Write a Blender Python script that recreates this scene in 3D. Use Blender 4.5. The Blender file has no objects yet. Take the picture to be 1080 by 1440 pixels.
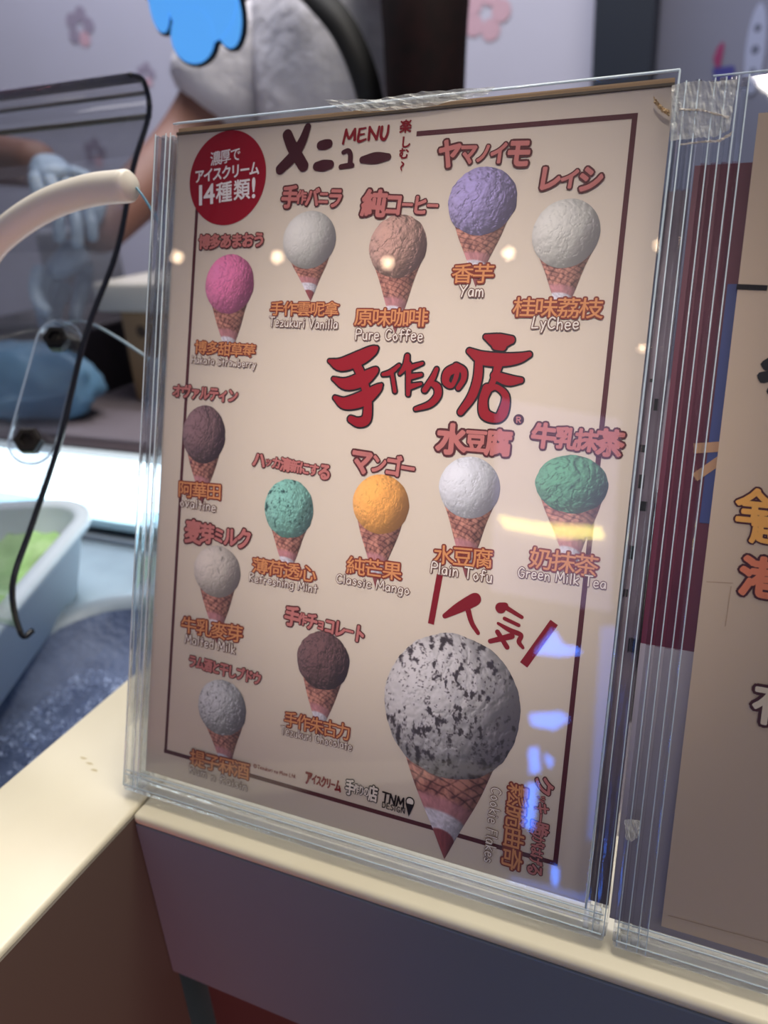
import bpy, bmesh, math, random
import numpy as np
from mathutils import Vector, Matrix

# ------------------------------------------------------------------ camera
CAM = Vector((0.23656, -0.21344, 0.25695))
ROT = np.array([[0.91532819, 0.39806206, -0.0610023],
                [0.10961164, -0.39202976, -0.91339966],
                [-0.38750432, 0.82937502, -0.40246733]])
AL = math.radians(20)           # how far the menu stands lean back
col = bpy.context.scene.collection
scn = bpy.context.scene
cd = bpy.data.cameras.new('camera'); cam = bpy.data.objects.new('camera', cd); col.objects.link(cam)
cd.sensor_fit = 'HORIZONTAL'; cd.sensor_width = 36; cd.lens = 36
cd.clip_start = 0.02; cd.clip_end = 60
R3 = Matrix([list(ROT[0]), list(-ROT[1]), list(-ROT[2])]).transposed()
q, r = np.linalg.qr(np.array(R3)); q = q * np.sign(np.diag(r))
cam.matrix_world = Matrix.Translation(CAM) @ Matrix([list(v) for v in q]).to_4x4()
ROT = np.array([q[:, 0], -q[:, 1], -q[:, 2]])
cd.dof.use_dof = True; cd.dof.focus_distance = 0.290; cd.dof.aperture_fstop = 10.5
scn.camera = cam

# ------------------------------------------------------------------ world, lights, exposure
scn.view_settings.view_transform = 'Standard'; scn.view_settings.look = 'None'
scn.view_settings.gamma = 1; scn.view_settings.use_curve_mapping = False
scn.view_settings.exposure = 0.0
wd = bpy.data.worlds.new('world'); scn.world = wd; wd.use_nodes = True
wd.node_tree.nodes['Background'].inputs[0].default_value = (0.37, 0.37, 0.44, 1)
wd.node_tree.nodes['Background'].inputs[1].default_value = 0.42

def light(name, kind, loc, target, power, color, size=0.3, size_y=None, spot=None, blend=0.5):
    ld = bpy.data.lights.new(name, kind); o = bpy.data.objects.new(name, ld); col.objects.link(o)
    ld.energy = power; ld.color = color
    if kind == 'AREA':
        ld.size = size
        if size_y: ld.shape = 'RECTANGLE'; ld.size_y = size_y
    else: ld.shadow_soft_size = size
    if spot: ld.spot_size = math.radians(spot); ld.spot_blend = blend
    o.location = loc
    d = Vector(target) - Vector(loc); o.rotation_euler = d.to_track_quat('-Z', 'Y').to_euler()
    return o
light('ceiling_panel_light', 'AREA', (0.3, 0.45, 1.55), (0.0, 0.1, 0), 25.0, (1.0, 0.93, 0.80), 0.9, 0.5)
light('counter_spotlight', 'SPOT', (0.22, -1.05, 1.35), (0.122, 0.060, 0.160), 124.0, (1.0, 0.92, 0.86), 0.05, spot=10.2, blend=1.0)
light('side_fill_light', 'AREA', (1.7, -0.9, 0.9), (0.0, -0.1, -0.1), 4.5, (0.95, 0.92, 0.95), 0.8, 0.5)  # added unseen fill that brightens the side panel from the right
light('red_tint_light', 'SPOT', (0.42, -0.52, -0.62), (0.0, -0.30, -0.26), 14.0, (1.0, 0.24, 0.22), 0.06, spot=58, blend=1.0)  # added red spot tinting the lower side panel; no sign stands there
light('back_wall_light', 'AREA', (-0.6, 0.95, 1.9), (-0.6, 1.7, 0.7), 42.0, (0.92, 0.93, 1.0), 1.4, 0.3)

# ------------------------------------------------------------------ helpers
def lin(c):
    return tuple((v / 255 / 12.92) if v / 255 <= 0.04045 else ((v / 255 + 0.055) / 1.055) ** 2.4 for v in c)
def ray(x, y): return Vector(ROT.T @ np.array([(x - 540) / 1080, (y - 720) / 1080, 1.0]))
def W(x, y, axis, val):
    d = ray(x, y); return CAM + d * ((val - CAM[axis]) / d[axis])
NS = Vector((0, -math.cos(AL), math.sin(AL)))
ZS = Vector((0, math.sin(AL), math.cos(AL)))
def S(x, y):
    """point of the leaning menu plane, as (across, up) in metres, seen at this place of the photograph"""
    d = ray(x, y); p = CAM + d * (-CAM.dot(NS) / d.dot(NS)); return np.array([p.x, p.dot(ZS)])

def mat(name, color=(0.8, 0.8, 0.8), rough=0.5, metal=0.0, srgb=True, noise=None, bump=None, emit=None, spec=0.5, trans=0.0, ior=1.45, alpha=1.0):
    m = bpy.data.materials.new(name); m.use_nodes = True; nt = m.node_tree; b = nt.nodes['Principled BSDF']
    c = lin(color) if srgb else color
    b.inputs['Base Color'].default_value = (*c, 1); b.inputs['Roughness'].default_value = rough
    b.inputs['Metallic'].default_value = metal; b.inputs['Specular IOR Level'].default_value = spec
    b.inputs['Transmission Weight'].default_value = trans; b.inputs['IOR'].default_value = ior; b.inputs['Alpha'].default_value = alpha
    if emit: b.inputs['Emission Color'].default_value = (*lin(emit[0]), 1); b.inputs['Emission Strength'].default_value = emit[1]
    tc = nt.nodes.new('ShaderNodeTexCoord')
    if noise:       # (scale, second colour, contrast)
        n = nt.nodes.new('ShaderNodeTexNoise'); n.inputs['Scale'].default_value = noise[0]; n.inputs['Detail'].default_value = 5
        rp = nt.nodes.new('ShaderNodeValToRGB'); rp.color_ramp.elements[0].position = 0.5 - noise[2]; rp.color_ramp.elements[1].position = 0.5 + noise[2]
        rp.color_ramp.elements[0].color = (*c, 1); rp.color_ramp.elements[1].color = (*lin(noise[1]), 1)
        nt.links.new(tc.outputs['Object'], n.inputs['Vector']); nt.links.new(n.outputs[0], rp.inputs[0]); nt.links.new(rp.outputs[0], b.inputs['Base Color'])
    if bump:        # (scale, strength, distance)
        n = nt.nodes.new('ShaderNodeTexNoise'); n.inputs['Scale'].default_value = bump[0]; n.inputs['Detail'].default_value = 4
        bp = nt.nodes.new('ShaderNodeBump'); bp.inputs['Strength'].default_value = bump[1]; bp.inputs['Distance'].default_value = bump[2]
        nt.links.new(tc.outputs['Object'], n.inputs['Vector']); nt.links.new(n.outputs[0], bp.inputs['Height']); nt.links.new(bp.outputs[0], b.inputs['Normal'])
    return m

def clear_sheet(name, tint=(0.97, 0.98, 0.98), base=0.045, grazing=0.8, rough=0.015, bump=None):
    """thin clear plastic: what is behind shows through, the surface mirrors a little"""
    m = bpy.data.materials.new(name); m.use_nodes = True; nt = m.node_tree; nt.nodes.clear()
    out = nt.nodes.new('ShaderNodeOutputMaterial'); mx = nt.nodes.new('ShaderNodeMixShader')
    tr = nt.nodes.new('ShaderNodeBsdfTransparent'); tr.inputs[0].default_value = (*tint, 1)
    gl = nt.nodes.new('ShaderNodeBsdfGlossy'); gl.inputs['Roughness'].default_value = rough
    lw = nt.nodes.new('ShaderNodeLayerWeight'); lw.inputs[0].default_value = 0.5
    pw = nt.nodes.new('ShaderNodeMath'); pw.operation = 'POWER'; pw.inputs[1].default_value = 4.0
    ma = nt.nodes.new('ShaderNodeMath'); ma.operation = 'MULTIPLY_ADD'; ma.inputs[1].default_value = grazing; ma.inputs[2].default_value = base
    ma.use_clamp = True
    nt.links.new(lw.outputs['Facing'], pw.inputs[0]); nt.links.new(pw.outputs[0], ma.inputs[0]); nt.links.new(ma.outputs[0], mx.inputs[0])
    nt.links.new(tr.outputs[0], mx.inputs[1]); nt.links.new(gl.outputs[0], mx.inputs[2]); nt.links.new(mx.outputs[0], out.inputs[0])
    if bump:
        tc = nt.nodes.new('ShaderNodeTexCoord'); n = nt.nodes.new('ShaderNodeTexNoise'); n.inputs['Scale'].default_value = bump[0]
        bp = nt.nodes.new('ShaderNodeBump'); bp.inputs['Strength'].default_value = bump[1]; bp.inputs['Distance'].default_value = bump[2]
        nt.links.new(tc.outputs['Object'], n.inputs['Vector']); nt.links.new(n.outputs[0], bp.inputs['Height']); nt.links.new(bp.outputs[0], gl.inputs['Normal'])
    return m

def finish(name, me, m, parent=None, smooth=False):
    o = bpy.data.objects.new(name, me); col.objects.link(o)
    for k in (m if isinstance(m, (list, tuple)) else [m]): me.materials.append(k)
    if smooth:
        for p in me.polygons: p.use_smooth = True
    if parent is not None: o.parent = parent
    return o
def from_bm(name, bm, m, parent=None, smooth=False):
    bmesh.ops.recalc_face_normals(bm, faces=bm.faces)
    me = bpy.data.meshes.new(name); bm.to_mesh(me); bm.free(); return finish(name, me, m, parent, smooth)
def empty(name, loc=(0, 0, 0), rot=(0, 0, 0)):
    o = bpy.data.objects.new(name, None); col.objects.link(o); o.location = loc; o.rotation_euler = rot; o.empty_display_size = 0.02; return o
def tag(o, label=None, cat=None, group=None, kind=None):
    if label: o['label'] = label
    if cat: o['category'] = cat
    if group: o['group'] = group
    if kind: o['kind'] = kind
    return o
def box(bm, a, b, bevel=0.0, seg=2, mi=0):
    a, b = Vector(a), Vector(b)
    r = bmesh.ops.create_cube(bm, size=1.0)
    vs = r['verts']
    for v in vs: v.co = Vector([(a[i] + b[i]) / 2 + v.co[i] * (b[i] - a[i]) for i in range(3)])
    if bevel:
        es = {e for v in vs for e in v.link_edges}
        rr = bmesh.ops.bevel(bm, geom=list(es), offset=bevel, segments=seg, affect='EDGES', profile=0.5)
        for f in rr['faces']: f.material_index = mi
def boxo(name, a, b, m, parent=None, bevel=0.0, seg=2, smooth=False):
    bm = bmesh.new(); box(bm, a, b, bevel, seg); return from_bm(name, bm, m, parent, smooth)
def catmull(pts, n=8):
    P = [Vector(p) for p in pts]; P = [P[0] * 2 - P[1]] + P + [P[-1] * 2 - P[-2]]; out = []
    for i in range(1, len(P) - 2):
        for k in range(n):
            t = k / n; a, b, c, d = P[i - 1], P[i], P[i + 1], P[i + 2]
            out.append(0.5 * ((2 * b) + (c - a) * t + (2 * a - 5 * b + 4 * c - d) * t * t + (3 * b - a - 3 * c + d) * t ** 3))
    return out + [P[-2]]
def tube(name, pts, rad, m, parent=None, seg=12, n=8, curve=True):
    """a bar of round section along a path; rad a number or one per path point; round ends"""
    if curve:
        if not isinstance(rad, (int, float)):
            rr = [v.x for v in catmull([(r_, 0, 0) for r_ in rad], n)]
        pp = catmull(pts, n)
        if isinstance(rad, (int, float)): rr = [rad] * len(pp)
    else:
        pp = [Vector(p) for p in pts]; rr = [rad] * len(pp) if isinstance(rad, (int, float)) else list(rad)
    # rounded ends
    d0 = (pp[0] - pp[1]).normalized(); d1 = (pp[-1] - pp[-2]).normalized()
    pp = [pp[0] + d0 * rr[0] * 0.25] + pp + [pp[-1] + d1 * rr[-1] * 0.25]; rr = [rr[0] * 0.82] + rr + [rr[-1] * 0.82]
    bm = bmesh.new(); rings = []; up = Vector((0.1, 0.2, 1)).normalized()
    for i, p in enumerate(pp):
        t = (pp[min(i + 1, len(pp) - 1)] - pp[max(i - 1, 0)]).normalized()
        u = t.cross(up); u = u.normalized() if u.length > 1e-6 else Vector((1, 0, 0)); up = u.cross(t).normalized()
        rings.append([bm.verts.new(p + (u * math.cos(a) + up * math.sin(a)) * rr[i]) for a in [2 * math.pi * k / seg for k in range(seg)]])
    for a, b in zip(rings, rings[1:]):
        for k in range(seg): bm.faces.new((a[k], a[(k + 1) % seg], b[(k + 1) % seg], b[k]))
    bm.faces.new(rings[0]); bm.faces.new(rings[-1])
    return from_bm(name, bm, m, parent, True)

# value noise in two dimensions for the printed pictures
def vnoise(x, y, seed):
    xi = np.floor(x).astype(np.int64); yi = np.floor(y).astype(np.int64); fx = x - xi; fy = y - yi
    fx = fx * fx * (3 - 2 * fx); fy = fy * fy * (3 - 2 * fy)
    def h(a, b):
        n = (a * 374761393 + b * 668265263 + seed * 362437) & 0xffffffff
        n = ((n ^ (n >> 13)) * 1274126177) & 0xffffffff
        return ((n ^ (n >> 16)) & 0xffff) / 65535.0
    return (h(xi, yi) * (1 - fx) + h(xi + 1, yi) * fx) * (1 - fy) + (h(xi, yi + 1) * (1 - fx) + h(xi + 1, yi + 1) * fx) * fy
def fbm(x, y, seed, oct=4):
    s = 0; a = 0.5; t = 0
    for k in range(oct):
        s = s + a * vnoise(x, y, seed + k * 17); t += a; a *= 0.55; x = x * 2.03 + 11; y = y * 2.03 + 7
    return s / t

# ------------------------------------------------------------------ the setting
M_cream = mat('cream_laminate', (236, 228, 203), 0.38, noise=(14, (228, 218, 192), 0.3), bump=(60, 0.04, 0.001))
M_apron = mat('grey_front_laminate', (124, 134, 146), 0.42, noise=(9, (116, 126, 138), 0.35))
M_side = mat('beige_side_laminate', (200, 188, 172), 0.45, noise=(9, (188, 176, 160), 0.35))
M_liner = mat('freezer_liner', (134, 146, 158), 0.45, noise=(25, (112, 124, 136), 0.3))
M_wall = mat('pale_wall', (176, 176, 196), 0.6, noise=(1.6, (164, 164, 180), 0.3))
M_dark = mat('dark_navy_laminate', (22, 30, 44), 0.5)
M_floor = mat('brown_tile', (96, 62, 56), 0.4, noise=(5, (80, 50, 46), 0.3))
M_steel = mat('brushed_steel', (150, 152, 160), 0.35, metal=0.7)
M_rear = mat('rear_counter_grey', (112, 104, 112), 0.5, noise=(6, (98, 90, 98), 0.3))

tag(boxo('floor', (-3, -3.5, -0.95), (3, 2.2, -0.9), M_floor), kind='structure')
tag(boxo('wall_back', (-3, 1.6, -0.9), (-0.062, 1.66, 2.4), M_wall), kind='structure')
tag(boxo('wall_back_column', (-0.062, 1.50, -0.9), (0.045, 1.66, 2.4), M_dark), kind='structure')
M_wall2 = mat('slate_blue_wall', (98, 106, 130), 0.55, noise=(2.2, (120, 120, 142), 0.3))
tag(boxo('wall_back_right', (0.045, 1.6, -0.9), (3, 1.66, 2.4), M_wall2), kind='structure')
tag(boxo('ceiling', (-3, -3.5, 2.4), (3, 2.2, 2.45), mat('ceiling_paint', (170, 165, 165), 0.7)), kind='structure')

# the counter: a strip along the freezer on the left, a ledge across the front, two panels below
ct = empty('service_counter', (0, 0, -0.012))
tag(ct, 'cream topped counter corner under the clear menu stands, grey panel below its front edge', 'counter')
def at0(o, p): o.location = o.location - p.location; return o
boxo('side_top', (-0.0740, -0.9, -0.0065), (0.0012, 0.33, 0), M_cream, ct, 0.0022, 3, True)
boxo('front_ledge', (0.0026, -0.0165, -0.0060), (1.6, 0.050, 0.0), M_cream, ct, 0.0026, 3, True)
tag(boxo('side_panel', (-0.070, -0.9, -0.60), (0.0012, -0.012, -0.0066), M_side, ct), 'beige panel under the side strip, reddish lower down')
tag(boxo('front_panel', (0.0030, -0.0160, -0.110), (1.6, 0.01, -0.0062), M_apron, ct, 0.0006, 2), 'bluish grey upright panel under the cream ledge')
tag(boxo('lower_panel', (0.0022, 0.006, -0.888), (1.6, 0.02, -0.108), mat('wine_red_laminate', (96, 62, 60), 0.45), ct), 'dark wine red recessed panel')
boxo('inner_shelf', (0.0026, 0.050, -0.30), (1.6, 0.33, -0.16), M_rear, ct, 0.002)
# dark joint filler between the two tops
boxo('joint_strip', (0.0012, -0.9, -0.6), (0.0026, -0.012, -0.0030), mat('joint_brown', (92, 84, 74), 0.6), ct)
for k, (x, y) in enumerate([(-0.048, 0.006), (-0.042, 0.004), (-0.036, 0.001)]):
    bm = bmesh.new(); bmesh.ops.create_circle(bm, cap_ends=True, segments=14, radius=1)
    for v in bm.verts: v.co = Vector((x + v.co.x * (0.0022 + 0.0006 * math.sin(k * 2 + v.co.y * 4)), y + v.co.y * 0.0007, 0.00012))
    from_bm('scuff_mark', bm, mat('scuff', (205, 190, 150), 0.5), ct)
ct['label'] = 'cream topped counter under the menu stands, with grey front panel and rounded edge'

# ------------------------------------------------------------------ freezer
fz = empty('display_freezer', (-0.4, 0.1, -0.9))
tag(fz, 'grey lined ice cream display freezer left of the menu stand', 'freezer')
def F(o): o.location = -Vector(fz.location); return o
def rounded_rect(x0, x1, y0, y1, r, n=8):
    out = []
    for cx, cy, a0 in ((x1 - r, y1 - r, 0), (x0 + r, y1 - r, 90), (x0 + r, y0 + r, 180), (x1 - r, y0 + r, 270)):
        for k in range(n + 1):
            a = math.radians(a0 + 90 * k / n); out.append((cx + r * math.cos(a), cy + r * math.sin(a)))
    return out
# deck with a sunken frosty hollow: loops bridged into one surface
bm = bmesh.new()
def loop(pts, z): return [bm.verts.new((p[0], p[1], z)) for p in pts]
def bridge(a, b):
    n = len(a)
    for k in range(n): bm.faces.new((a[k], a[(k + 1) % n], b[(k + 1) % n], b[k]))
L = [loop(rounded_rect(-1.5, -0.0745, -0.9, 0.405, 0.004), -0.085), loop(rounded_rect(-0.292, -0.0755, -0.6, 0.262, 0.075), -0.085),
     loop(rounded_rect(-0.286, -0.0765, -0.594, 0.256, 0.072), -0.079), loop(rounded_rect(-0.274, -0.078, -0.582, 0.246, 0.068), -0.079),
     loop(rounded_rect(-0.268, -0.080, -0.576, 0.240, 0.066), -0.086)]
for a, b in zip(L, L[1:]): bridge(a, b)
F(from_bm('liner_deck', bm, M_liner, fz, True))
bm = bmesh.new()
M_frost = mat('frosted_wall', (52, 66, 100), 0.55, noise=(38, (86, 100, 132), 0.22), bump=(170, 0.5, 0.004))
L = [loop(rounded_rect(-0.268, -0.080, -0.576, 0.240, 0.066), -0.086), loop(rounded_rect(-0.250, -0.082, -0.566, 0.226, 0.062), -0.108), loop(rounded_rect(-0.225, -0.084, -0.556, 0.205, 0.055), -0.117)]
for a, b in zip(L, L[1:]): bridge(a, b)
bm.faces.new(L[-1])
tag(F(from_bm('frosted_hollow', bm, M_frost, fz, True)), 'dark blue hollow with frost crusted on its wall')
# frost crystals (uncountable)
rng = random.Random(4); bm = bmesh.new()
for k in range(5200):
    t = rng.random() ** 0.8
    x = -0.142 - 0.085 * rng.random() ** 1.5; y = -0.16 + 0.33 * rng.random()
    w = (x + 0.142) / -0.085
    if vnoise(np.array([x * 60]), np.array([y * 60]), 3)[0] < 0.42: continue
    z = -0.112 + 0.010 * rng.random()
    s = 0.0006 + 0.0013 * rng.random(); c = Vector((x, y, z))
    vs = [bm.verts.new(c + Vector((rng.uniform(-s, s), rng.uniform(-s, s), rng.uniform(-s, s)))) for _ in range(4)]
    for f in ((0, 1, 2), (0, 2, 3), (0, 3, 1), (1, 3, 2)): bm.faces.new([vs[i] for i in f])
o = F(from_bm('frost', bm, mat('frost_white', (176, 192, 226), 0.6), fz)); o['kind'] = 'stuff'
F(boxo('inner_well_wall', (-0.0743, -0.9, -0.16), (-0.0735, 0.405, -0.028), M_frost, fz))
F(boxo('back_wall', (-1.5, 0.405, -0.9), (0.9, 0.425, -0.006), mat('dark_back_wall', (58, 46, 50), 0.5), fz))
F(boxo('back_rail', (-1.5, 0.365, -0.085), (-0.0745, 0.405, -0.073), M_liner, fz, 0.003, 2, True))
F(boxo('back_rail', (-1.5, 0.335, -0.0865), (-0.0745, 0.350, -0.079), M_steel, fz, 0.002, 2, True))
F(boxo('outer_body', (-1.5, -0.9, -0.9), (-0.0750, 0.42, -0.20), M_apron, fz))
lt = empty('strip_light', (-0.3, 0.372, -0.032))
tag(lt, 'bright white strip light along the back of the freezer', 'light')
M_led = mat('lit_diffuser', (235, 250, 255), 0.4, emit=((225, 245, 255), 4.0))
o = tube('diffuser', [(-1.1, -0.004, 0.002), (0.22, -0.004, 0.002)], 0.0250, M_led, lt, 16, 2, False)
boxo('housing', (-1.12, 0.012, -0.026), (0.24, 0.033, 0.024), mat('lamp_housing', (205, 220, 228), 0.35), lt, 0.002)
boxo('lip', (-1.12, -0.030, -0.040), (0.24, 0.033, -0.030), mat('lamp_lip', (190, 214, 222), 0.3), lt, 0.002)

# green ice cream tub
def tub_loop(bm, cx, cy, sx, sy, r, z, rot):
    c, s = math.cos(rot), math.sin(rot); out = []
    for x, y in rounded_rect(-sx, sx, -sy, sy, r, 8): out.append(bm.verts.new((cx + x * c - y * s, cy + x * s + y * c, z)))
    return out
def make_tub(name, label, loc, rot, mtub, mice, sz=(0.098, 0.150), H=0.10):
    t = empty(name, loc, (0, 0, rot)); tag(t, label, 'tub')
    bm = bmesh.new(); sx, sy = sz
    prof = [(-0.020, 0), (-0.002, H - 0.012), (0.006, H - 0.010), (0.008, H - 0.004), (0.006, H), (-0.005, H), (-0.008, H - 0.004), (-0.026, 0.004)]
    Ls = [tub_loop(bm, 0, 0, sx + d, sy + d, 0.050 + d, z, 0) for d, z in prof]
    for a, b in zip(Ls, Ls[1:]):
        for k in range(len(a)): bm.faces.new((a[k], a[(k + 1) % len(a)], b[(k + 1) % len(a)], b[k]))
    bm.faces.new(Ls[0]); bm.faces.new(Ls[-1])
    from_bm('tub_body', bm, mtub, t, True)
    bm = bmesh.new(); n = 40
    g = {}
    for i in range(n + 1):
        for j in range(n + 1):
            u, v = 2 * i / n - 1, 2 * j / n - 1
            x, y = u * (sx - 0.010), v * (sy - 0.010)
            # squircle mapping keeps the corners round
            k_ = 1 - 0.10 * (abs(u) ** 4 * abs(v) ** 4) * 2
            h = float(fbm(np.array([x * 40 + 3]), np.array([y * 40 + 5]), 9, 4)[0])
            g[i, j] = bm.verts.new((x * k_, y * k_, H - 0.040 + 0.026 * h + 0.004 * (abs(u) ** 3)))
    for i in range(n):
        for j in range(n): bm.faces.new((g[i, j], g[i + 1, j], g[i + 1, j + 1], g[i, j + 1]))
    from_bm('ice_cream', bm, mice, t, True)['label'] = 'pale green ice cream surface'
    return t
M_tub = mat('white_tub_plastic', (198, 210, 220), 0.4)
M_green = mat('green_ice_cream', (128, 176, 96), 0.6, noise=(30, (176, 206, 150), 0.25), bump=(120, 0.4, 0.003))
make_tub('ice_cream_tub', 'white tub of pale green ice cream inside the freezer', (-0.322, 0.108, -0.0845), math.radians(24), M_tub, M_green, H=0.078)

# ------------------------------------------------------------------ clear guard over the freezer
gp = [(0.222, 0.322), (0.231, 0.3215), (0.236, 0.317), (0.235, 0.301), (0.211, 0.270), (0.183, 0.224), (0.142, 0.179), (0.104, 0.124), (0.070, 0.084), (0.047, 0.056), (0.044, 0.026), (0.052, 0.024)]
gs = empty('sneeze_guard', (-0.12, 0.05, 0.024))
tag(gs, 'smoked clear bent sneeze guard with dark edge above the freezer', 'guard')
def G(o): o.location = -Vector(gs.location); return o
gpp = [(p.y, p.z) for p in catmull([(0, a, b) for a, b in gp], 5)]
def ext(name, prof, x0, x1, th, m, parent, smooth=True):
    bm = bmesh.new(); P = [Vector((a, b)) for a, b in prof]; A = []; 
    for i, p in enumerate(P):
        t = (P[min(i + 1, len(P) - 1)] - P[max(i - 1, 0)]).normalized(); nn = Vector((-t.y, t.x)) * th / 2
        A.append([bm.verts.new((x, *(p + s * nn))) for x in (x0, x1) for s in (-1, 1)])
    for a, b in zip(A, A[1:]):
        for i, j in ((0, 1), (1, 3), (3, 2), (2, 0)): bm.faces.new((a[i], a[j], b[j], b[i]))
    bm.faces.new((A[0][0], A[0][1], A[0][3], A[0][2])); bm.faces.new((A[-1][0], A[-1][1], A[-1][3], A[-1][2]))
    return from_bm(name, bm, m, parent, smooth)
M_smoke = clear_sheet('smoked_acrylic', (0.93, 0.94, 0.96), 0.05, 0.5, 0.05)
M_edge = mat('dark_acrylic_edge', (24, 26, 36), 0.15)
G(ext('panel', gpp[:-6], -1.6, -0.1215, 0.0015, M_smoke, gs))
G(ext('dark_edge', gpp, -0.1213, -0.1190, 0.0026, M_edge, gs))
M_bar = mat('dark_bend', (74, 76, 96), 0.2, noise=(8, (110, 108, 120), 0.3))
G(ext('top_band', [(0.215, 0.3215), (0.226, 0.3235), (0.235, 0.3195)], -1.6, -0.121, 0.0015, mat('top_bend_tint', (66, 66, 92), 0.25, alpha=0.8), gs))
G(tube('bend_line', [(-1.6, 0.2385, 0.3135), (-0.121, 0.2385, 0.3135)], 0.0016, mat('bend_line', (90, 88, 92), 0.1), gs, 8, 2, False))
G(tube('bend_line', [(-1.6, 0.2365, 0.3000), (-0.121, 0.2365, 0.3000)], 0.0019, mat('bend_line_olive', (92, 88, 80), 0.12), gs, 8, 2, False))
# clear bracket and its two hexagonal screws, bolted near the edge
def hexbolt(name, c, r, d, m, parent, label):
    bm = bmesh.new(); d = Vector(d).normalized(); u = d.orthogonal().normalized(); v = d.cross(u); prev = None
    for t, rr in ((0, r), (r * 0.9, r), (r * 1.05, r * 0.85), (r * 1.05, r * 0.5), (r * 0.8, r * 0.46)):
        ring = [bm.verts.new(c + d * t + (u * math.cos(a) + v * math.sin(a)) * rr) for a in [math.pi / 3 * k + 0.3 for k in range(6)]]
        if prev:
            for k in range(6): bm.faces.new((prev[k], prev[(k + 1) % 6], ring[(k + 1) % 6], ring[k]))
        else: bm.faces.new(ring)
        prev = ring
    bm.faces.new(prev); o = from_bm(name, bm, m, parent); o['label'] = label; return o
gn = Vector((0.45, -0.72, 0.5)).normalized()
b1, b2 = W(83, 480, 0, -0.145), W(44, 622, 0, -0.145)
M_bolt = mat('dark_bolt', (60, 56, 54), 0.3, metal=0.7)
G(hexbolt('screw', b1, 0.0078, gn, mat('black_bolt', (30, 32, 34), 0.2, metal=0.6), gs, 'upper black round-headed screw with copper glint'))
G(hexbolt('screw', b2, 0.0082, gn, M_bolt, gs, 'lower brown-grey hexagonal screw'))
M_clear = clear_sheet('clear_bracket', (0.93, 0.95, 0.98), 0.10, 0.8, 0.03)
ax = (b1 - b2).normalized(); sd = ax.cross(gn).normalized()
bm = bmesh.new(); pts = []
for c, a0 in ((b1, 0), (b2, 180)):
    for k in range(13):
        a = math.radians(a0 + 180 * k / 12); pts.append(c + sd * 0.0135 * math.cos(a) + ax * 0.0135 * math.sin(a))
va = [bm.verts.new(p - gn * 0.001) for p in pts]; vb = [bm.verts.new(p - gn * 0.004) for p in pts]
bm.faces.new(va); bm.faces.new(vb)
for k in range(len(va)): bm.faces.new((va[k], va[(k + 1) % len(va)], vb[(k + 1) % len(va)], vb[k]))
G(from_bm('bracket', bm, M_clear, gs))
M_rim = mat('bracket_rim', (170, 185, 205), 0.1, alpha=0.7)
G(tube('bracket_rim', pts + [pts[0]], 0.0006, M_rim, gs, 6, 1, False))

# white hose and thin rods for glass edges
tag(tube('white_hose', [(-0.50, -0.16, -0.075), (-0.40, -0.05, 0.08), (-0.26, 0.06, 0.175), (-0.170, 0.098, 0.212), (-0.123, 0.10, 0.2385), (-0.088, 0.10, 0.2520), (-0.057, 0.10, 0.2580), (-0.032, 0.10, 0.2590)],
         0.0075, mat('cream_hose', (226, 218, 204), 0.38), None, 24), 'thick cream white curved hose end arching over the freezer guard', 'hose')
M_edge_rod = mat('pale_edge_rod', (150, 170, 185), 0.2)
tag(tube('glass_edge_rod', [W(192, 264, 1, 0.103), W(205, 282, 1, 0.103), W(222, 312, 1, 0.104), W(232, 335, 1, 0.11), W(240, 420, 1, 0.12)], 0.0006, mat('blue_edge_rod', (110, 160, 185), 0.25), None, 6), 'thin blue rod for a glass panel edge below the cream hose end', 'glass edge')  # rod standing in for the thin edge of a clear glass panel
tag(tube('curved_edge_rod', [W(88, 456, 1, 0.16), W(110, 451, 1, 0.16), W(135, 458, 1, 0.16), W(170, 478, 1, 0.16), W(212, 506, 1, 0.16), W(245, 530, 1, 0.16)], 0.0009, M_edge_rod, None, 6), 'pale rod for a curved glass edge arching from the upper screw toward the menu stand', 'cable')  # rod drawn for a curved glass panel's edge

# ------------------------------------------------------------------ behind the freezer
tag(boxo('rear_counter', (-1.5, 0.427, -0.9), (0.9, 0.80, -0.002), M_rear, None, 0.004), 'grey worktop running behind the freezer strip light', 'counter')
bx = empty('storage_box', (-0.37, 0.66, -0.002)); tag(bx, 'tan cardboard box with white lid on the rear worktop', 'box')
boxo('box_body', (-0.115, -0.09, 0), (0.15, 0.09, 0.118), mat('tan_card', (138, 112, 84), 0.6, noise=(8, (124, 100, 74), 0.3)), bx, 0.003)
boxo('lid', (-0.145, -0.10, 0.118), (0.16, 0.10, 0.155), mat('white_lid', (178, 174, 170), 0.5), bx, 0.006, 3, True)
bm = bmesh.new(); bmesh.ops.create_circle(bm, cap_ends=True, segments=16, radius=0.008)
for v in bm.verts: v.co = Vector((v.co.x - 0.085, -0.0903, v.co.y + 0.093))
from_bm('hand_hole', bm, mat('hole_dark', (62, 48, 40), 0.8), bx)
dc = empty('dark_bin', (-0.66, 0.66, -0.002)); tag(dc, 'dark brown grey bin left of the cardboard box on the rear worktop', 'bin')
bm = bmesh.new(); 
Ls = [[bm.verts.new((x, y, z)) for x, y in rounded_rect(-sx, sx, -sy, sy, 0.02, 4)] for sx, sy, z in ((0.10, 0.07, 0), (0.115, 0.08, 0.09), (0.120, 0.085, 0.09), (0.120, 0.085, 0.097), (0.110, 0.075, 0.097), (0.096, 0.066, 0.005))]
for a, b in zip(Ls, Ls[1:]): bridge(a, b)
bm.faces.new(Ls[0]); bm.faces.new(Ls[-1])
from_bm('bin_body', bm, mat('dark_bin', (58, 52, 58), 0.5), dc, True)
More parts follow.
